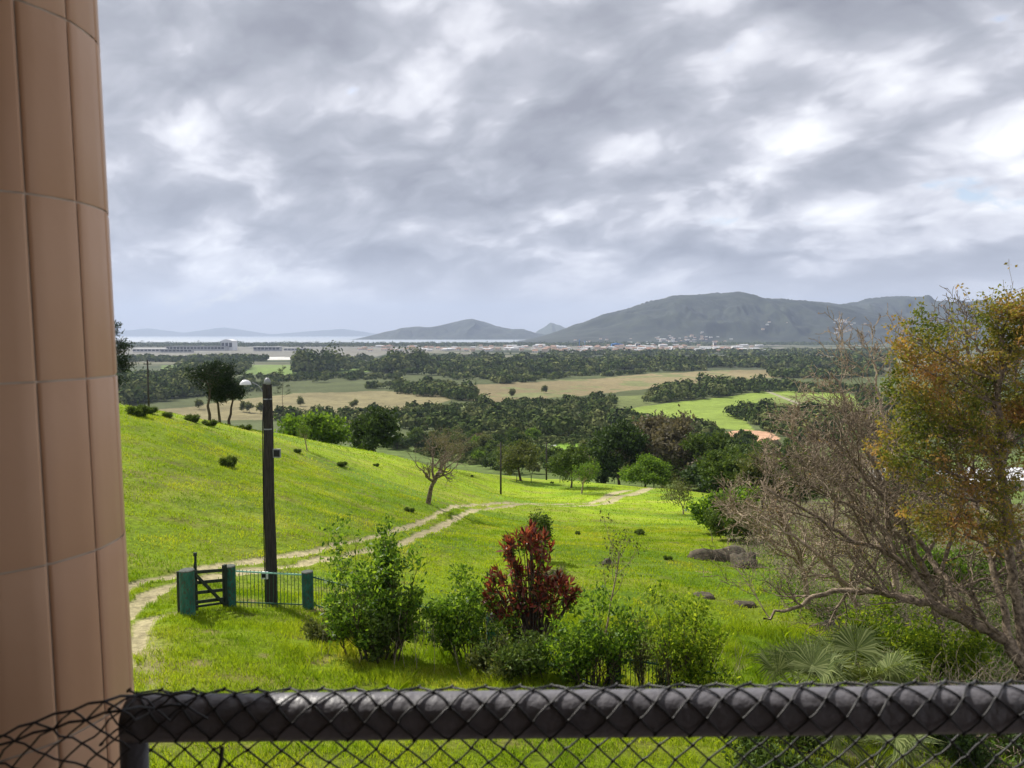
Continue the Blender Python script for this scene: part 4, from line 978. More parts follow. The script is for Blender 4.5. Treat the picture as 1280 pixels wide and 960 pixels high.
shrub_at('leafy_shrub', 'small dull green shrub left of the yellow-green one', 815, 872, 775, 50, 'leaf_olive', 78, n=6, per=5, lsize=.07, spread=.1, ss=.3)
shrub_at('bush_tuft', 'small green bush on the pasture above the red-leaved shrub', 667, 700, 645, 26, 'leaf_mid', 79, n=4, per=10, lsize=.13, spread=.15)
shrub_at('sapling', 'tall thin sapling with sparse grey-green leaves right of the red shrub', 752, 820, 640, 62, 'leaf_olive', 80, n=1, per=3, lsize=.09, spread=.12, lean=.05, r0=.035, cfg=dict(lev=2, kids=[9, 4], up=[.02, .25, .2], ang=(25, 45), ratio=(.22, .36), rr=.5, wob=.05, lo0=.5, seg=6), bark='bark_pale', cat='sapling', ss=0)
shrub_at('dry_shrub', 'leafless twiggy shrub on the pasture behind the fence', 690, 735, 712, 46, 'leaf_brown', 81, n=5, per=1, lsize=.06, spread=.1, cfg=CFG_BARE, r0=.012)
shrub_at('fern_shrub', 'bright yellow-green feathery shrub left part under the fallen limb', 1105, 842, 762, 96, 'leaf_yellow', 82, n=9, per=12, lsize=.13, spread=.16, lean=.8, ss=.7, updir=-.1, asp=.35)
shrub_at('fern_shrub', 'bright feathery shrub right of the palm fronds', 1170, 862, 800, 110, 'leaf_yellow', 83, n=9, per=10, lsize=.13, spread=.16, lean=.8, ss=.9, updir=-.1, asp=.35)
shrub_at('leafy_shrub', 'fresh green growth seen through the bare branches on the right slope', 1140, 725, 672, 70, 'leaf_light', 84, n=8, per=12, lsize=.16, spread=.25, lean=.8, ss=.8)
shrub_at('leafy_shrub', 'fresh green growth further up the right slope', 1225, 735, 690, 90, 'leaf_light', 85, n=8, per=8, lsize=.16, spread=.25, lean=.8, ss=.8)
shrub_at('leafy_shrub', 'dark shrub below the railing near the palm', 985, 965, 905, 150, 'leaf_mid', 86, n=10, per=9, lsize=.10, spread=.16, lean=.8, ss=.8)
shrub_at('leafy_shrub', 'shaded shrub below the railing at the right edge', 1240, 950, 880, 150, 'leaf_dark', 87, n=10, per=9, lsize=.10, spread=.16, lean=.8, ss=.8)

LOW = [(415,800,770,50,'leaf_olive','low dull plant at the fence left of the tallest green shrub'),
 (700,858,800,56,'leaf_fresh','low leafy plant between the red shrub and the mossy post'),
 (612,850,812,50,'leaf_olive','dull low plant at the foot of the red-leaved shrub')]
for i, (px, py, top, w, lm, lb) in enumerate(LOW): shrub_at('low_plant', lb, px, py, top, w, lm, 500 + i, n=8, per=8, lsize=.10, spread=.11, lean=.8, ss=.4, cat='plant')
def dry_stems():
    rg = np.random.default_rng(66); out, tips = [], []
    for px in rg.uniform(400, 930, 150):
        b = hit(px, 800 + (px - 400) * .13 + rg.uniform(-25, 25)); grow(rg, b, (rg.normal(0, .35), rg.normal(0, .35), 1), rg.uniform(.5, 1.3), .008, 2, dict(CFG_SHRUB, lev=3, kids=[0, 0, 3]), out, tips)
    tv, tf = tubes([(p, np.maximum(q, .003), l) for p, q, l in out], 3); tag(link('dry_stalks', mesh_np('dry_stalks', tv, tf), M['dead_twig']), 'dry leafless stalks tangled among the fence shrubs', 'stalks', kind='stuff')
dry_stems()
def red_shrub():
    b = hit(668, 838); H = topz(668, 662, b[1]) - b[2]; px = b[1] / FPX; rg = np.random.default_rng(9)
    e = empty('red_leaved_shrub', b, 'tall shrub with deep red rosettes of long leaves', 'shrub'); polys = []; C, A, S = [], [], []
    heads = []
    for cx, cy, rx, ry, n in ((655, 690, 32, 28, 38), (626, 740, 24, 32, 24), (662, 738, 20, 22, 6), (688, 742, 26, 20, 22), (645, 772, 30, 20, 10), (708, 744, 10, 10, 4)):
        for k in range(n):
            a = rg.uniform(0, 6.28); q = rg.uniform(.2, 1) ** .5
            heads.append(((cx + rx * q * math.cos(a) - 664) * px, rg.uniform(-.4, .4), H - (cy + ry * q * math.sin(a) - 662) * px))
    for x, y, z in heads:
        p0 = np.array([rg.normal(.0, .12), rg.normal(0, .1), -.05]); p2 = np.array([x, y, z]); p1 = np.array([x * .45, y * .5, z * .5]) + rg.normal(0, .05, 3)
        t = np.linspace(0, 1, 6)[:, None]; pts = (1-t)**2*p0 + 2*t*(1-t)*p1 + t*t*p2; polys.append((pts, np.linspace(.024, .010, 6), 0))
        d = nrm(pts[-1] - pts[-2]); n = 17
        for k in range(n):
            f = k / n; C.append(p2 - d * f * .22); sp = nrm(rg.normal(0, 1, 3)); A.append(nrm(d * (1.1 - f * 1.5) + sp * (.55 + .5 * f))); S.append(rg.uniform(.20, .32))
    tv, tf = tubes(polys, 5); link('stems', mesh_np('stems', tv, tf, smooth=True), M['bark'], e)
    v, f = leaves(np.array(C), np.array(A), np.array(S), .30, rg); link('foliage', mesh_np('foliage', v, f), M['leaf_red'], e)
    k = rg.uniform(size=len(C)) < .25; C2 = np.array(C)[k] + rg.normal(0, .12, (k.sum(), 3)) - [0, 0, .15]
    v, f = leaves(C2, np.array(A)[k], np.array(S)[k] * .7, .4, rg); link('green_leaves', mesh_np('green_leaves', v, f), M['leaf_fresh'], e)
red_shrub()

def fan_palm(px, D, topoff, label, seed, nl=11, L=1.1):
    b = at(px, D); rg = np.random.default_rng(seed); e = empty('fan_palm', b, label, 'palm'); H = topoff
    s = MB(); s.tube([(0,0,-.3),(0,0,H)], [.16,.13], 10); s.build('trunk', M['bark_grey'], e, smooth=True)
    for k in range(nl):
        a = k * 2.4 + rg.uniform(-.3, .3); el = rg.uniform(.05, 1.15); d = np.array([math.cos(a)*math.cos(el), math.sin(a)*math.cos(el), math.sin(el)])
        p0 = np.array([0,0,H-.05]); pl = L * .8; mid_ = p0 + d * pl * .5; tip = p0 + d * pl + np.array([0,0,-.08])
        s = MB(); s.tube([p0, mid_, tip], [.02, .014, .010], 5); st = s.build('leaf_stalk', M['leaf_palm'], e)
        u = nrm(np.cross(d, (0, 0, 1))); w = nrm(np.cross(u, d)); V = []; F = []; n = 50
        for j in range(n):
            t = (j / (n - 1) - .5) * R(250); dd = nrm(d * math.cos(t) + u * math.sin(t) + w * (.10 + .25 * abs(math.sin(t))))
            ll = L * (.95 - .18 * abs(t) / 2) * rg.uniform(.9, 1.05); sd = nrm(np.cross(dd, w)) * ll * .016; m1 = tip + dd * ll * .5 + w * .02; dr = np.array([0, 0, -.30 * ll]) * rg.uniform(.4, 1.8)
            o = len(V); V += [tip, m1 + sd, m1 - sd, m1 + (m1 - tip) + dr]; F += [(o, o+1, o+3, o+2)]
        link('fan_leaf', mesh_np('fan_leaf', np.array(V), np.array(F)), M['leaf_palm'], st)
fan_palm(1000, 15.5, 1.1, 'fan palm with blue-green fronds, left one just beyond the handrail', 5, 12, 1.0)
fan_palm(1065, 16.5, 1.3, 'fan palm with arching blue-green fronds, right one just beyond the handrail', 6, 14, 1.1)
fan_palm(1090, 13.2, .55, 'low fan palm seen below the handrail', 7, 10, 1.0)

# ------------------------------------------------------------------ boulders
def rock(px, py, w, h, label, seed, d=None, sink=.3):
    b = hit(px, py); k = b[1] / FPX; rg = np.random.default_rng(seed); d = d or w
    s = bpy.data.meshes.new('boulder'); V, F = IV.copy(), IF
    # one more subdivision
    vv = list(map(tuple, V)); cache = {}; nf = []
    for a, c, e in F:
        ids = []
        for i, j in ((a, c), (c, e), (e, a)):
            kk = (min(i, j), max(i, j))
            if kk not in cache: cache[kk] = len(vv); vv.append(tuple(nrm((np.array(vv[i]) + np.array(vv[j])) / 2)))
            ids.append(cache[kk])
        nf += [(a, ids[0], ids[2]), (c, ids[1], ids[0]), (e, ids[2], ids[1]), tuple(ids)]
    V = np.array(vv); n = fbm(V[:, 0] * 1.6 + seed * 3, V[:, 1] * 1.6 + V[:, 2] * 2.1, 4, seed) - .5
    V = np.sign(V) * np.abs(V) ** .85 * (1 + .9 * n[:, None]); V = V * np.array([w * k / 2, d * k / 2, h * k]) ; V[:, 2] -= h * k * sink
    o = link('boulder', mesh_np('boulder', V, np.array(nf), smooth=False), M['rock'], loc=b); tag(o, label, 'boulder')
    return o
rock(902, 700, 78, 27, 'large dark boulder at the right edge of the pasture', 1, 45)
rock(930, 706, 36, 22, 'dark boulder half hidden by dead twigs right of the largest boulder', 2)
rock(759, 706, 17, 10, 'small grey stone on the pasture by the thin sapling', 3)
rock(878, 745, 28, 5, 'flat stone sunk in the grass left of the dead twigs', 4)
rock(932, 757, 26, 6, 'flat reddish stone under the dead twigs', 5)
rock(1040, 785, 46, 8, 'long flat rock slab below the fallen limb', 6)

# ------------------------------------------------------------------ weeds dotted over the hillside
def weeds():
    q = tree_parts(90, .40, 1.0, CFG_SHRUB, .008, nstem=7, lean=.8, per=7, spread=.10, lsize=.17, aspect=.2, stem_spread=.2, sides=4)
    e0 = plant('weed_clump', 'small dark green weed clump on the sunny hillside pasture', 'weed', (0, 0, 0), q, M['bark'], M['leaf_mid'], group='weed clumps dotted over the hillside pasture', names=('stems', 'foliage'))
    rg = np.random.default_rng(8); first = True
    for px, py, s in ((285,583,1.1),(172,520,1.5),(188,517,1.2),(209,522,1.0),(240,527,1.3),(262,532,1.2),(307,537,1.2),(428,583,.9),(470,583,.6),(372,566,.7),  # the left-crest clumps stand in for the cast shadow of the tiered pine
                      (800,668,.9),(722,668,.5),(690,604,.7),(590,596,.6),(835,700,.5),(512,640,.8)):
        b = hit(px, py); o = e0 if first else copy_tree(e0); first = False; place(o, b, s * .7, rg.uniform(0, 6.28), sz=s * rg.uniform(.6, 1.0))
weeds()
# tiny fence stakes beyond the track
s0 = MB(); s0.tube([(0, 0, -.1), (0, 0, 1.2)], .06, 5); st0 = None
for i, px in enumerate((646, 664, 700, 745, 768, 790, 812, 838, 862)):
    b = hit(px, 603 + i * .35)
    if st0 is None: st0 = s0.build('fence_stake', M['wood_dark']); o = st0; tag(o, 'thin wooden stake of the wire fence at the far edge of the pasture', 'stake', 'stakes along the far edge of the pasture')
    else: o = st0.copy(); COL.objects.link(o)
    o.location = b
# signpost-like dark marker near the wood
b = hit(817, 609); e = empty('marker_post', b, 'short dark post with a pale box at the wood edge by the track', 'post')
s = MB(); s.tube([(0,0,-.1),(0,0,1.6)], .1, 6); s.build('shaft', M['wood_dark'], e); s = MB(); s.box((-.2,-.15,1.6),(.2,.15,1.95)); s.build('box', M['white'], e)

# ------------------------------------------------------------------ the right-hand trees
def limb(pts, r0, r1, n=5):
    w = np.array([P(*p) for p in pts]); w = smooth_line(w, n); rg_ = np.random.default_rng(len(pts) * 7 + int(pts[0][0])); w[1:] += rg_.normal(0, 1, (len(w) - 1, 3)) * .035; return (w, np.linspace(r0, r1, len(w)), 0)
def arms(rg, lim, k, L, up, cfg, out, tips, r=None, t0=.15, bias=(0, 0, 0), lev=1):
    pts, rad, _ = lim
    for j in range(k):
        t = t0 + (1 - t0) * (j + rg.uniform(0, 1)) / k; i = min(int(t * (len(pts) - 1)), len(pts) - 2); d = nrm(pts[i + 1] - pts[i])
        e = nrm(np.cross(d, rg.normal(size=3))); nd = nrm(d * .6 + e * .9 + np.array(bias)); LL = L * rg.uniform(.5, 1.15)
        grow(rg, pts[i], nd, LL, min(rad[i] * .55, .05) if r is None else r, lev, cfg, out, tips)
CFG_T = dict(lev=4, kids=[0, 5, 4, 3], up=[0, .07, .05, .03], ang=(22, 55), ratio=(.45, .72), rr=.62, wob=.17, lo=.15, seg=6, taper=.45)
CFG_T3 = dict(CFG_T, lev=3)
def bare_right():
    rg = np.random.default_rng(15)
    defs = [
     ('spreading_bare_tree', 'big leafless tree whose limb sweeps left across the right slope', (1290, 845, 19.5),
      [[(1290,845,19.5),(1262,805,20),(1215,780,20.5),(1160,755,21),(1110,742,21.5),(1050,738,22),(1000,755,22),(955,772,22)],
       [(1165,754,21),(1140,715,21.5),(1105,690,22),(1060,672,22.5),(1010,640,23),(960,612,23.5)],
       [(1215,775,20.5),(1185,730,21.5),(1160,690,22.5),(1120,640,23),(1075,590,23.5),(1040,545,24)],
       [(1262,800,20),(1240,700,21),(1215,620,22),(1190,540,22.5),(1165,480,23)]], .17, 'bark_grey', 10, 1.8),
     ('bare_tree', 'leafless fine-twigged tree fanning up in front of the green field', (1120, 735, 31),
      [[(1120,735,31),(1112,680,31),(1105,620,31),(1085,560,31.5),(1062,510,32),(1040,465,32)],
       [(1112,680,31),(1080,630,31.5),(1040,590,32),(1005,560,32),(980,540,32)],
       [(1105,620,31),(1110,560,31),(1100,500,31.5),(1090,450,32)]], .13, 'bark_pale', 9, 1.9),
     ('bare_tree', 'leafless pale tree lowest and leftmost at the pasture edge', (1010, 745, 30),
      [[(1010,745,30),(1000,705,30),(985,660,30),(965,625,30.5),(950,600,31)],
       [(1000,705,30),(970,685,30),(940,655,30.5),(918,640,30.5)],
       [(1005,720,30),(1030,680,30),(1045,640,30.5),(1050,600,31)]], .10, 'bark_pale', 9, 1.6),
     ('bare_tree', 'leafless tree top reaching over the mountains at the right edge', (1300, 800, 23),
      [[(1300,800,23),(1275,700,23.5),(1250,600,24),(1225,510,24.5),(1214,450,25),(1210,420,25)],
       [(1250,600,24),(1265,540,24.5),(1270,480,25),(1272,440,25)]], .14, 'bark_grey', 12, 1.3),
     ('bare_tree', 'leafless brown tree in the middle of the tangle below the orange foliage', (1180, 800, 25),
      [[(1180,800,25),(1165,740,25),(1140,680,25),(1110,620,25.5),(1085,570,26),(1060,530,26)],
       [(1165,740,25),(1190,670,25.5),(1200,610,26),(1195,560,26)],
       [(1140,680,25),(1090,650,25.5),(1040,620,26),(1000,600,26)]], .13, 'bark_grey', 9, 1.8),
     ('bare_tree', 'low leafless brown tree leaning over the rocks at the pasture edge', (1075, 770, 27),
      [[(1075,770,27),(1060,735,27),(1030,700,27),(990,670,27.5),(950,645,28)],
       [(1060,735,27),(1075,680,27),(1070,630,27.5),(1050,590,28)],
       [(1060,735,27),(1100,690,27),(1120,650,27)]], .11, 'bark_pale', 9, 1.5)]
    for name, lb, bp, limbs, r0, bark, k, L in defs:
        base = P(*bp); base[2] = T1(base[0], base[1]); e = empty(name, base, lb, 'tree'); out, tips = [], []
        for li, l in enumerate(limbs):
            lm = limb(l, r0 * (1 if li == 0 else .55), .03)
            if li == 0:
                pts = np.vstack([base + np.array([0, 0, -.3]), lm[0]]); lm = (pts, np.concatenate([[r0 * 1.15], lm[1]]), 0)
            out.append(lm); arms(rg, lm, k, L, 0, CFG_T, out, tips, bias=(-.15, 0, .35))
        out = [(p - base, r * np.where(l > 1, 1.0, 1), l) for p, r, l in out]
        out = [(p, np.maximum(r * 1.15, .0085 * bp[2] / 22), l) for p, r, l in out]
        tv, tf = tubes(out, 7); link('branches', mesh_np('branches', tv, tf, smooth=True), M[bark], e)
        tp = [(p - base, d) for p, d in tips if rg.uniform() < .10]
        v, f = leafcloud(tp, 2, .06, .05, rg); link('leaves', mesh_np('leaves', v, f), M['leaf_autumn'], e)
bare_right()
CLUMPS = [(1145,420,34,34,20.5,1),(1128,450,24,26,20.5,.8),(1172,445,30,26,21,.8),(1125,485,26,26,20.5,1),(1160,490,34,30,20.5,1),(1115,560,34,22,20,1),(1140,530,42,26,20.5,1.1),
 (1195,505,40,36,21,1),(1250,395,36,28,21,1),(1266,430,34,34,21,1.1),(1235,455,30,34,21.5,.8),(1190,560,34,20,20.5,.6),(1245,560,34,20,20.5,.6),(1118,590,26,14,20,.9),
 (1232,608,48,18,20,1),(1180,655,50,26,20,.8),(1255,655,34,30,20,.8),(1270,500,28,36,21,.9),(1205,410,24,20,22,.35),(1215,470,26,30,21.5,.5),(1150,640,40,14,20,.6),(1290,400,30,50,20.5,1),(1300,520,30,60,20.5,1),(1165,575,40,24,20.5,.6),(1225,530,34,24,21,.7)]
def leafy_right():
    rg = np.random.default_rng(21); base = P(1282, 860, 20); base[2] = T1(base[0], base[1]); e = empty('autumn_tree', base, 'leafy tree with orange and green foliage filling the right edge', 'tree')
    out, tips = [], []; trunk = limb([(1282,860,20),(1275,780,20.3),(1262,700,20.5),(1255,620,20.5),(1248,540,21),(1252,460,21),(1256,410,21)], .17, .05)
    trunk = (np.vstack([base - np.array([0,0,.3]), trunk[0]]), np.concatenate([[.2], trunk[1]]), 0); out.append(trunk); C, A, S = [], [], []
    for px, py, rx, ry, D, den in CLUMPS:
        k = D / FPX; c = P(px, py, D); j = int(np.argmin(np.linalg.norm(trunk[0] - (c + np.array([.3, 0, -1.2])), axis=1))); p0 = trunk[0][j]
        mid = (p0 + c) / 2 + rg.normal(0, .12, 3) + np.array([0, 0, -.12]); t = np.linspace(0, 1, 9)[:, None]; pts = (1-t)**2*p0 + 2*t*(1-t)*mid + t*t*c
        pts[1:-1] += rg.normal(0, .03, (7, 3)); out.append((pts, np.linspace(.05, .02, 9), 1)); tt = []
        arms(rg, (pts, np.linspace(.03, .012, 9), 1), 14, rx * k * 1.25, 0, CFG_T3, out, tt, t0=.45, bias=(0, 0, .2), lev=2)
        
        # twig-hugging sprays inside a loose ellipsoid
        q = rg.normal(0, 1, (max(10, int(88 * den * rx * ry / 900)), 3)); q = nrm(q) * rg.uniform(.15, 1.1, (len(q), 1)) ** .6; cc = c + q * np.array([rx * k, rx * k * .8, ry * k])
        sel = [x[0] for x in tt]; 
        cc = np.vstack([cc, np.array(sel)[rg.permutation(len(sel))[:len(q)]]]) if sel else cc
        cn = np.repeat(cc, 7, 0) + rg.normal(0, .075, (len(cc) * 7, 3)) * np.array([1, 1, .6]); C.append(cn)
    C = np.vstack(C); A = nrm(rg.normal(0, 1, C.shape) + np.array([0, 0, -.2])); v, f = leaves(C - base, A, rg.uniform(.06, .125, len(C)), .6, rg)
    out = [(p - base, np.maximum(r, .005), l) for p, r, l in out]; tv, tf = tubes(out, 7)
    link('branches', mesh_np('branches', tv, tf, smooth=True), M['bark_grey'], e); link('foliage', mesh_np('foliage', v, f), M['leaf_autumn'], e)
    print('autumn leaves', len(C))
leafy_right()
# dead brush carpeting the right slope
def brush():
    rg = np.random.default_rng(33); out, tips = [], []; poly = [(930,690),(985,640),(1060,600),(1400,560),(1400,960),(1100,930),(1190,830),(1060,800),(1000,760),(950,740)]; n = 0; cfg = dict(CFG_T, lev=3, kids=[0, 0, 5], wob=.25, seg=5, up=[0, 0, .0, .0], ang=(25, 70)); G = []
    while n < 1700:
        px, py = rg.uniform(930, 1380), rg.uniform(600, 955)
        if not inpoly(np.array([px]), np.array([py]), poly)[0]: continue
        n += 1; D = 0
        b = hit(px, py)
        if b[1] > 90: continue
        d = nrm(np.array([rg.normal(0, 1), rg.normal(0, 1), rg.uniform(.1, 1.1)])); sc_ = max(1, b[1] / 35)
        grow(rg, b, d, rg.uniform(.6, 1.7) * sc_, .011 * sc_, 2, cfg, out, tips)
        if rg.uniform() < .35: G.append(b)
    out = [(p, np.maximum(r, .004), l) for p, r, l in out]; tv, tf = tubes(out, 3); o = link('dead_brush', mesh_np('dead_brush', tv, tf), M['dead_twig']); tag(o, 'tangle of dead twigs carpeting the right slope', 'brush', kind='stuff')
    G = np.array(G); C = np.repeat(G, 90, 0) + rg.normal(0, 1, (len(G) * 90, 3)) * np.array([.6, .6, .22]); C[:, 2] = np.maximum(C[:, 2], T(C[:, 0], C[:, 1])) 
    v, f = leaves(C, nrm(rg.normal(0, 1, C.shape) + np.array([0, 0, .5])), rg.uniform(.07, .16, len(C)), .5, rg); o = link('undergrowth', mesh_np('undergrowth', v, f), M['leaf_light']); tag(o, 'low green undergrowth among the dead twigs', 'undergrowth', kind='stuff')
brush()

# ------------------------------------------------------------------ grass
def grass(name, label, n, D0, D1, hmin, hmax, width, seed, tall=False, pxr=(-60, 1340), lumps=None):
    rg = np.random.default_rng(seed); D = np.sqrt(rg.uniform(D0 ** 2, D1 ** 2, n)); px = rg.uniform(pxr[0], pxr[1], n); X = (px - 640) / FPX * D * 1.02; Y = D
    Z = T(X, Y); a, b = proj(X, Y, Z)
    k = (rut_mask(X, Y) < rg.uniform(0.05, .9, n)); cl = fbm(X / .55, Y / .55, 3, 61)
    edge = 905 + (b - 690) * 1.05
    k &= (cl > rg.uniform(.2, .62, n)) & ((a < edge) | (rg.uniform(size=n) < .25))
    X, Y, Z, cl, b, a = X[k], Y[k], Z[k], cl[k], b[k], a[k]; n = len(X)
    h = rg.uniform(hmin, hmax, n) * (0.55 + 1.1 * cl)
    if tall: # uncut grass along the fence
        tm = sstep(b, 758, 790) * sstep(a, 330, 470) * (1 - sstep(b, 880, 900)) * (1 - sstep(a, 1000, 1080)); tn = fbm(X / .9, Y / .9, 2, 15); h *= 1 + 2.3 * tm * sstep(tn, .4, .7)
    ang = rg.uniform(0, 6.28, n); w = width * rg.uniform(.6, 1.3, n); lean = rg.uniform(.15, .9, n) * h; la = rg.uniform(0, 6.28, n)
    sx, sy = np.cos(ang) * w / 2, np.sin(ang) * w / 2; lx, ly = np.cos(la) * lean, np.sin(la) * lean
    P0 = np.stack([X - sx, Y - sy, Z - .01], -1); P1 = np.stack([X + sx, Y + sy, Z - .01], -1)
    P2 = np.stack([X + sx * .7 + lx * .35, Y + sy * .7 + ly * .35, Z + h * .6], -1); P3 = np.stack([X + lx, Y + ly, Z + h * .95], -1); P4 = np.stack([X - sx * .7 + lx * .35, Y - sy * .7 + ly * .35, Z + h * .6], -1)
    V = np.stack([P0, P1, P2, P3, P4], 1).reshape(-1, 3); F = np.arange(n * 5).reshape(n, 5)
    o = link(name, mesh_np(name, V, F), M['grass']); tag(o, label, 'grass', kind='stuff'); print(name, n)
grass('lawn_grass', 'bright green grass around the fence and gate', 330000, 10.5, 27, .05, .13, .014, 1, tall=True)
grass('pasture_grass', 'short bright grass over the hillside pasture', 260000, 26, 62, .05, .13, .035, 2)
grass('far_pasture_grass', 'short bright grass far up the pasture', 90000, 60, 125, .06, .16, .07, 3)

# ------------------------------------------------------------------ balcony: column, handrail, net, wall, slabs
def tile_mat():
    m, nt, out = new_mat('column_tile'); N = nt.nodes; L = nt.links; b = N.new('ShaderNodeBsdfPrincipled'); L.new(b.outputs[0], out.inputs[0])
    b.inputs['Roughness'].default_value = .45; b.inputs['Specular IOR Level'].default_value = .35
    tc = N.new('ShaderNodeTexCoord'); n = N.new('ShaderNodeTexNoise'); n.inputs['Scale'].default_value = 4; n.inputs['Detail'].default_value = 5; L.new(tc.outputs['Object'], n.inputs['Vector'])
    g = N.new('ShaderNodeNewGeometry'); r = N.new('ShaderNodeValToRGB'); r.color_ramp.elements[0].color = (.66, .385, .24, 1); r.color_ramp.elements[1].color = (.80, .52, .345, 1)
    a = N.new('ShaderNodeMath'); a.operation = 'ADD'; L.new(n.outputs['Fac'], a.inputs[0]); mm = N.new('ShaderNodeMath'); mm.operation = 'MULTIPLY_ADD'; mm.inputs[1].default_value = .5; mm.inputs[2].default_value = -.25
    L.new(g.outputs['Random Per Island'], mm.inputs[0]); L.new(mm.outputs[0], a.inputs[1]); L.new(a.outputs[0], r.inputs[0]); L.new(r.outputs[0], b.inputs['Base Color'])
    n2 = N.new('ShaderNodeTexNoise'); n2.inputs['Scale'].default_value = 22; L.new(tc.outputs['Object'], n2.inputs['Vector']); bp = N.new('ShaderNodeBump'); bp.inputs['Strength'].default_value = .12; bp.inputs['Distance'].default_value = .01
    L.new(n2.outputs['Fac'], bp.inputs['Height']); L.new(bp.outputs[0], b.inputs['Normal']); return m
M['tile'] = tile_mat(); M['grout'] = surf('grout', (.74, .60, .48), (.80, .66, .54), 40, .9)
def column():
    cx, cy, Rr = -.742, 1.10, .178; e = empty('tiled_column', (cx, cy, -1.5), 'round balcony column clad in narrow pinkish brown tiles', 'column'); e.rotation_euler = (0, R(-1.1), 0)
    s = MB(); n = 15; ph0 = R(-11); core = []
    s.tube([(0, 0, .02), (0, 0, 2.75)], Rr * math.cos(math.pi / n) - .0012, 60); s.build('grout_core', M['grout'], e, smooth=True)
    s = MB(); gap = .0018; hz = .245; z0 = -.035
    for j in range(n):
        a0 = ph0 + j * 2 * math.pi / n; a1 = a0 + 2 * math.pi / n
        p = np.array([math.cos(a0), math.sin(a0)]) * Rr; q = np.array([math.cos(a1), math.sin(a1)]) * Rr; d = nrm(q - p); p = p + d * gap; q = q - d * gap
        nn = nrm((p + q) / 2); shift = 0.0
        for k in range(12):
            za = max(z0 + k * hz + .0015, .02); zb = min(z0 + (k + 1) * hz - .0015, 2.75)
            if zb - za < .02: continue
            # tile with rounded long edges
            prof = []
            for f, o_ in ((0, -.0035), (.02, -.0015), (.06, 0), (.3, .0004), (.5, .0006), (.7, .0004), (.94, 0), (.98, -.0015), (1, -.0035)): prof.append(p + (q - p) * f + nn * o_)
            vs = [(x, y, za) for x, y in prof] + [(x, y, za + .0025) for x, y in prof] + [(x, y, zb - .0025) for x, y in prof] + [(x, y, zb) for x, y in prof]; m_ = len(prof)
            for i in (0, 3):
                for t in range(m_): x, y, z = vs[i * m_ + t]; vs[i * m_ + t] = (x - nn[0] * .001, y - nn[1] * .001, z)
            fs = [(i*m_+t, i*m_+t+1, (i+1)*m_+t+1, (i+1)*m_+t) for i in range(3) for t in range(m_-1)]; s.add(vs, fs)
    s.build('tiles', M['tile'], e, smooth=True)
column()
RY = .86; rail_z0 = P(170, 898, RY)[2]; rail_z1 = P(1280, 886, RY)[2]; RX0 = P(158, 898, RY)[0]; RR_ = .0262
def rz_(x): return rail_z0 + (rail_z1 - rail_z0) * (x - RX0) / (P(1280, 886, RY)[0] - RX0)
def railing():
    m = surf('rail_paint', (.12, .116, .132), (.155, .15, .168), 14, .42, .15, 90, spec=.5)
    e = empty('balcony_railing', (0, RY, -1.5), 'dark painted tubular balcony handrail', 'railing'); x1 = 1.3
    s = MB(); xa = RX0 + .004; pts = [(xa, 0, rz_(xa) + 1.5)] + [(x, 0, rz_(x) + 1.5) for x in np.linspace(xa + .02, x1, 30)]; s.tube(pts, RR_, 32); s.build('handrail', m, e, smooth=False)
    for x in (xa + .004, x1 - .05):
        s = MB(); s.tube([(x, 0, 0.02), (x, 0, rz_(x) + 1.5 - .004)], .0155, 20); s.build('post', m, e, smooth=True)
        s = MB(); s.tube([(x, 0, 0.0), (x, 0, .012)], .04, 20); s.build('foot_plate', m, e)
    s = MB(); s.tube([(xa + .02, 0, .12), (x1 - .06, 0, .12)], .014, 16); s.build('bottom_rail', m, e, smooth=True)
    for ch in e.children:
        if ch.name.startswith('handrail'):
            for p in ch.data.polygons: p.use_smooth = len(p.vertices) == 4
railing()
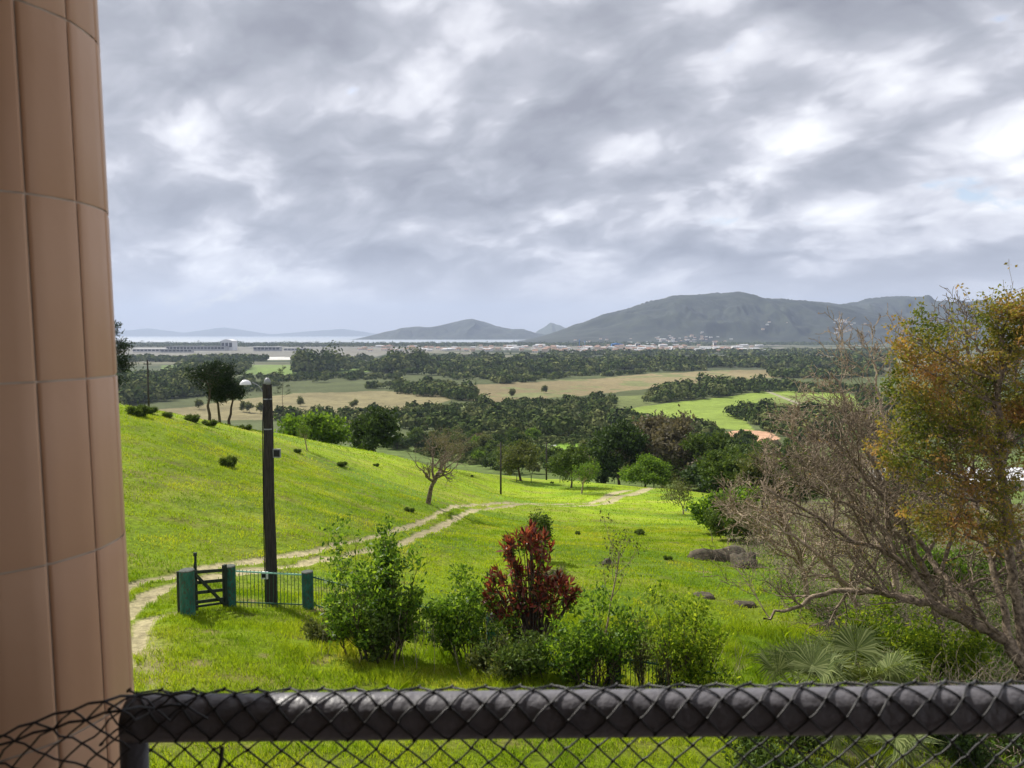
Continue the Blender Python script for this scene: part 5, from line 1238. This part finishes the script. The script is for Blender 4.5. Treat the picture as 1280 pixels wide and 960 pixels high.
def net():
    rg = np.random.default_rng(4); cw, chh = .039, .036; V = MB(); polys = []
    r = .00115; rows_s = {}
    # cross-section path of the net: up the outer side, over the tube, down the inner side
    Rn = RR_ + .0022
    path = []
    drop = .95
    # t measured in metres along the cord from outer bottom to inner bottom
    def xs(t):
        if t < drop: return np.array([.008 + Rn, -(drop - t)])
        a = (t - drop) / Rn
        if a < math.pi: return np.array([Rn * math.cos(a) + .008 * (1 - a / math.pi), Rn * math.sin(a)])
        return np.array([-Rn, -(t - drop - math.pi * Rn)])
    inner = .012
    tmax = drop + math.pi * Rn + inner; nrow = int(tmax / (chh / 2)); ncol = int(2.2 / (cw / 2))
    def knot(i, j):
        s = RX0 - .01 + i * cw / 2 ; t = tmax - (j * chh / 2)
        w = .004; s += w * (vnoise(i * .37, j * .41, 3) - .5) * 2.2; t += w * (vnoise(i * .31, j * .53, 8) - .5) * 1.6
        q = xs(max(t, 0)); below = max(0, (drop - .02) - t) if t < drop else 0
        y = q[0] + min(below, .3) * .25 * (vnoise(i * .15, j * .2, 5) - .35); return np.array([s, RY + y, rz_(s) + q[1]])
    K = {}
    for i in range(ncol):
        for j in range(nrow):
            if (i + j) % 2 == 0: K[(i, j)] = knot(i, j)
    for (i, j), p in K.items():
        for di in (-1, 1):
            q = K.get((i + di, j + 1))
            if q is None: continue
            # keep the cord on the tube surface
            tt = np.linspace(0, 1, 5)[:, None]; pts = p * (1 - tt) + q * tt
            sag = rg.normal(0, .0008, 3); pts[1:-1] += sag
            for m_ in range(1, 4):
                dy, dz = pts[m_, 1] - RY, pts[m_, 2] - rz_(pts[m_, 0]); rr = math.hypot(dy, dz)
                if rr < Rn and rr > 1e-4: pts[m_, 1] = RY + dy / rr * Rn; pts[m_, 2] = rz_(pts[m_, 0]) + dz / rr * Rn
            polys.append((pts, np.full(5, r), 0))
        polys.append((np.array([p - [.0022, 0, .0022], p, p + [.0022, 0, .0022]]), np.array([.0012, .0022, .0012]), 0))
    # loose slack part to the left, in front of the column
    K2 = {}; 
    for i in range(-2, 26):
        for j in range(0, 44):
            if (i + j) % 2: continue
            px = 210 - i * 21 + 6 * math.sin(j * .9 + i * .3) + 11 * (vnoise(i * .6, j * .5, 9) - .5); u = (px - 170) / -170.0
            topy = 868 + 55 * max(u, 0) ** 1.1 if px < 170 else 869
            if px < 120 : topy -= 6 * math.sin((120 - px) / 60)
            py = topy + j * (13 + 4 * vnoise(i * .4, 2, 3)) + 8 * (vnoise(i * .7, j * .6, 19) - .5); D = RY - .035 - .02 * vnoise(i * .3, j * .3, 6) - (.02 if px < 170 else 0)
            if px >= 165 and j > 2: continue
            K2[(i, j)] = P(px, py, D)
    for (i, j), p in K2.items():
        for di in (-1, 1):
            q = K2.get((i + di, j + 1))
            if q is None: continue
            mid = (p + q) / 2 + rg.normal(0, .002, 3); polys.append((np.array([p, mid, q]), np.full(3, r), 0))
        if j <= 1 and (i + 2, j) in K2: q = K2[(i + 2, j)]; polys.append((np.array([p, (p + q) / 2 + np.array([0, 0, .003]), q]), np.full(3, r * 1.3), 0))
    # tie under the rail
    tx = P(277, 930, RY - .03)[0]; polys.append((np.array([(tx, RY - .029, rz_(tx) - .02), (tx, RY - .032, rz_(tx) - .034), (tx - .004, RY - .031, rz_(tx) - .045)]), np.full(3, .0025), 0))
    tv, tf = tubes(polys, 6); o = link('safety_net', mesh_np('safety_net', tv, tf, smooth=True), M['net']); tag(o, 'black knotted cord net draped over the handrail', 'net')
net()
def balcony():
    pl = surf('plaster', (.26, .19, .15), (.30, .23, .18), 3, .9, .2, 60); fl = surf('balcony_floor', (.07, .055, .05), (.10, .08, .07), 8, .6)
    e = empty('house', (0, -1, -6.5), 'house with the balcony the view is taken from', 'house')
    s = MB(); s.box((-3, -.2, 4.74), (2.6, 2.35, 4.98)); s.build('balcony_floor', fl, e)
    s = MB(); s.box((-3, -.2, 7.78), (2.6, 2.30, 7.95)); s.build('balcony_ceiling', pl, e)
    s = MB(); s.box((-3, -.45, -1), (2.6, -.21, 8.2)); s.build('rear_wall', pl, e)
    s = MB(); s.box((-3.0, -.19, 4.99), (-2.8, 2.2, 7.77)); s.build('side_wall', pl, e)
balcony()
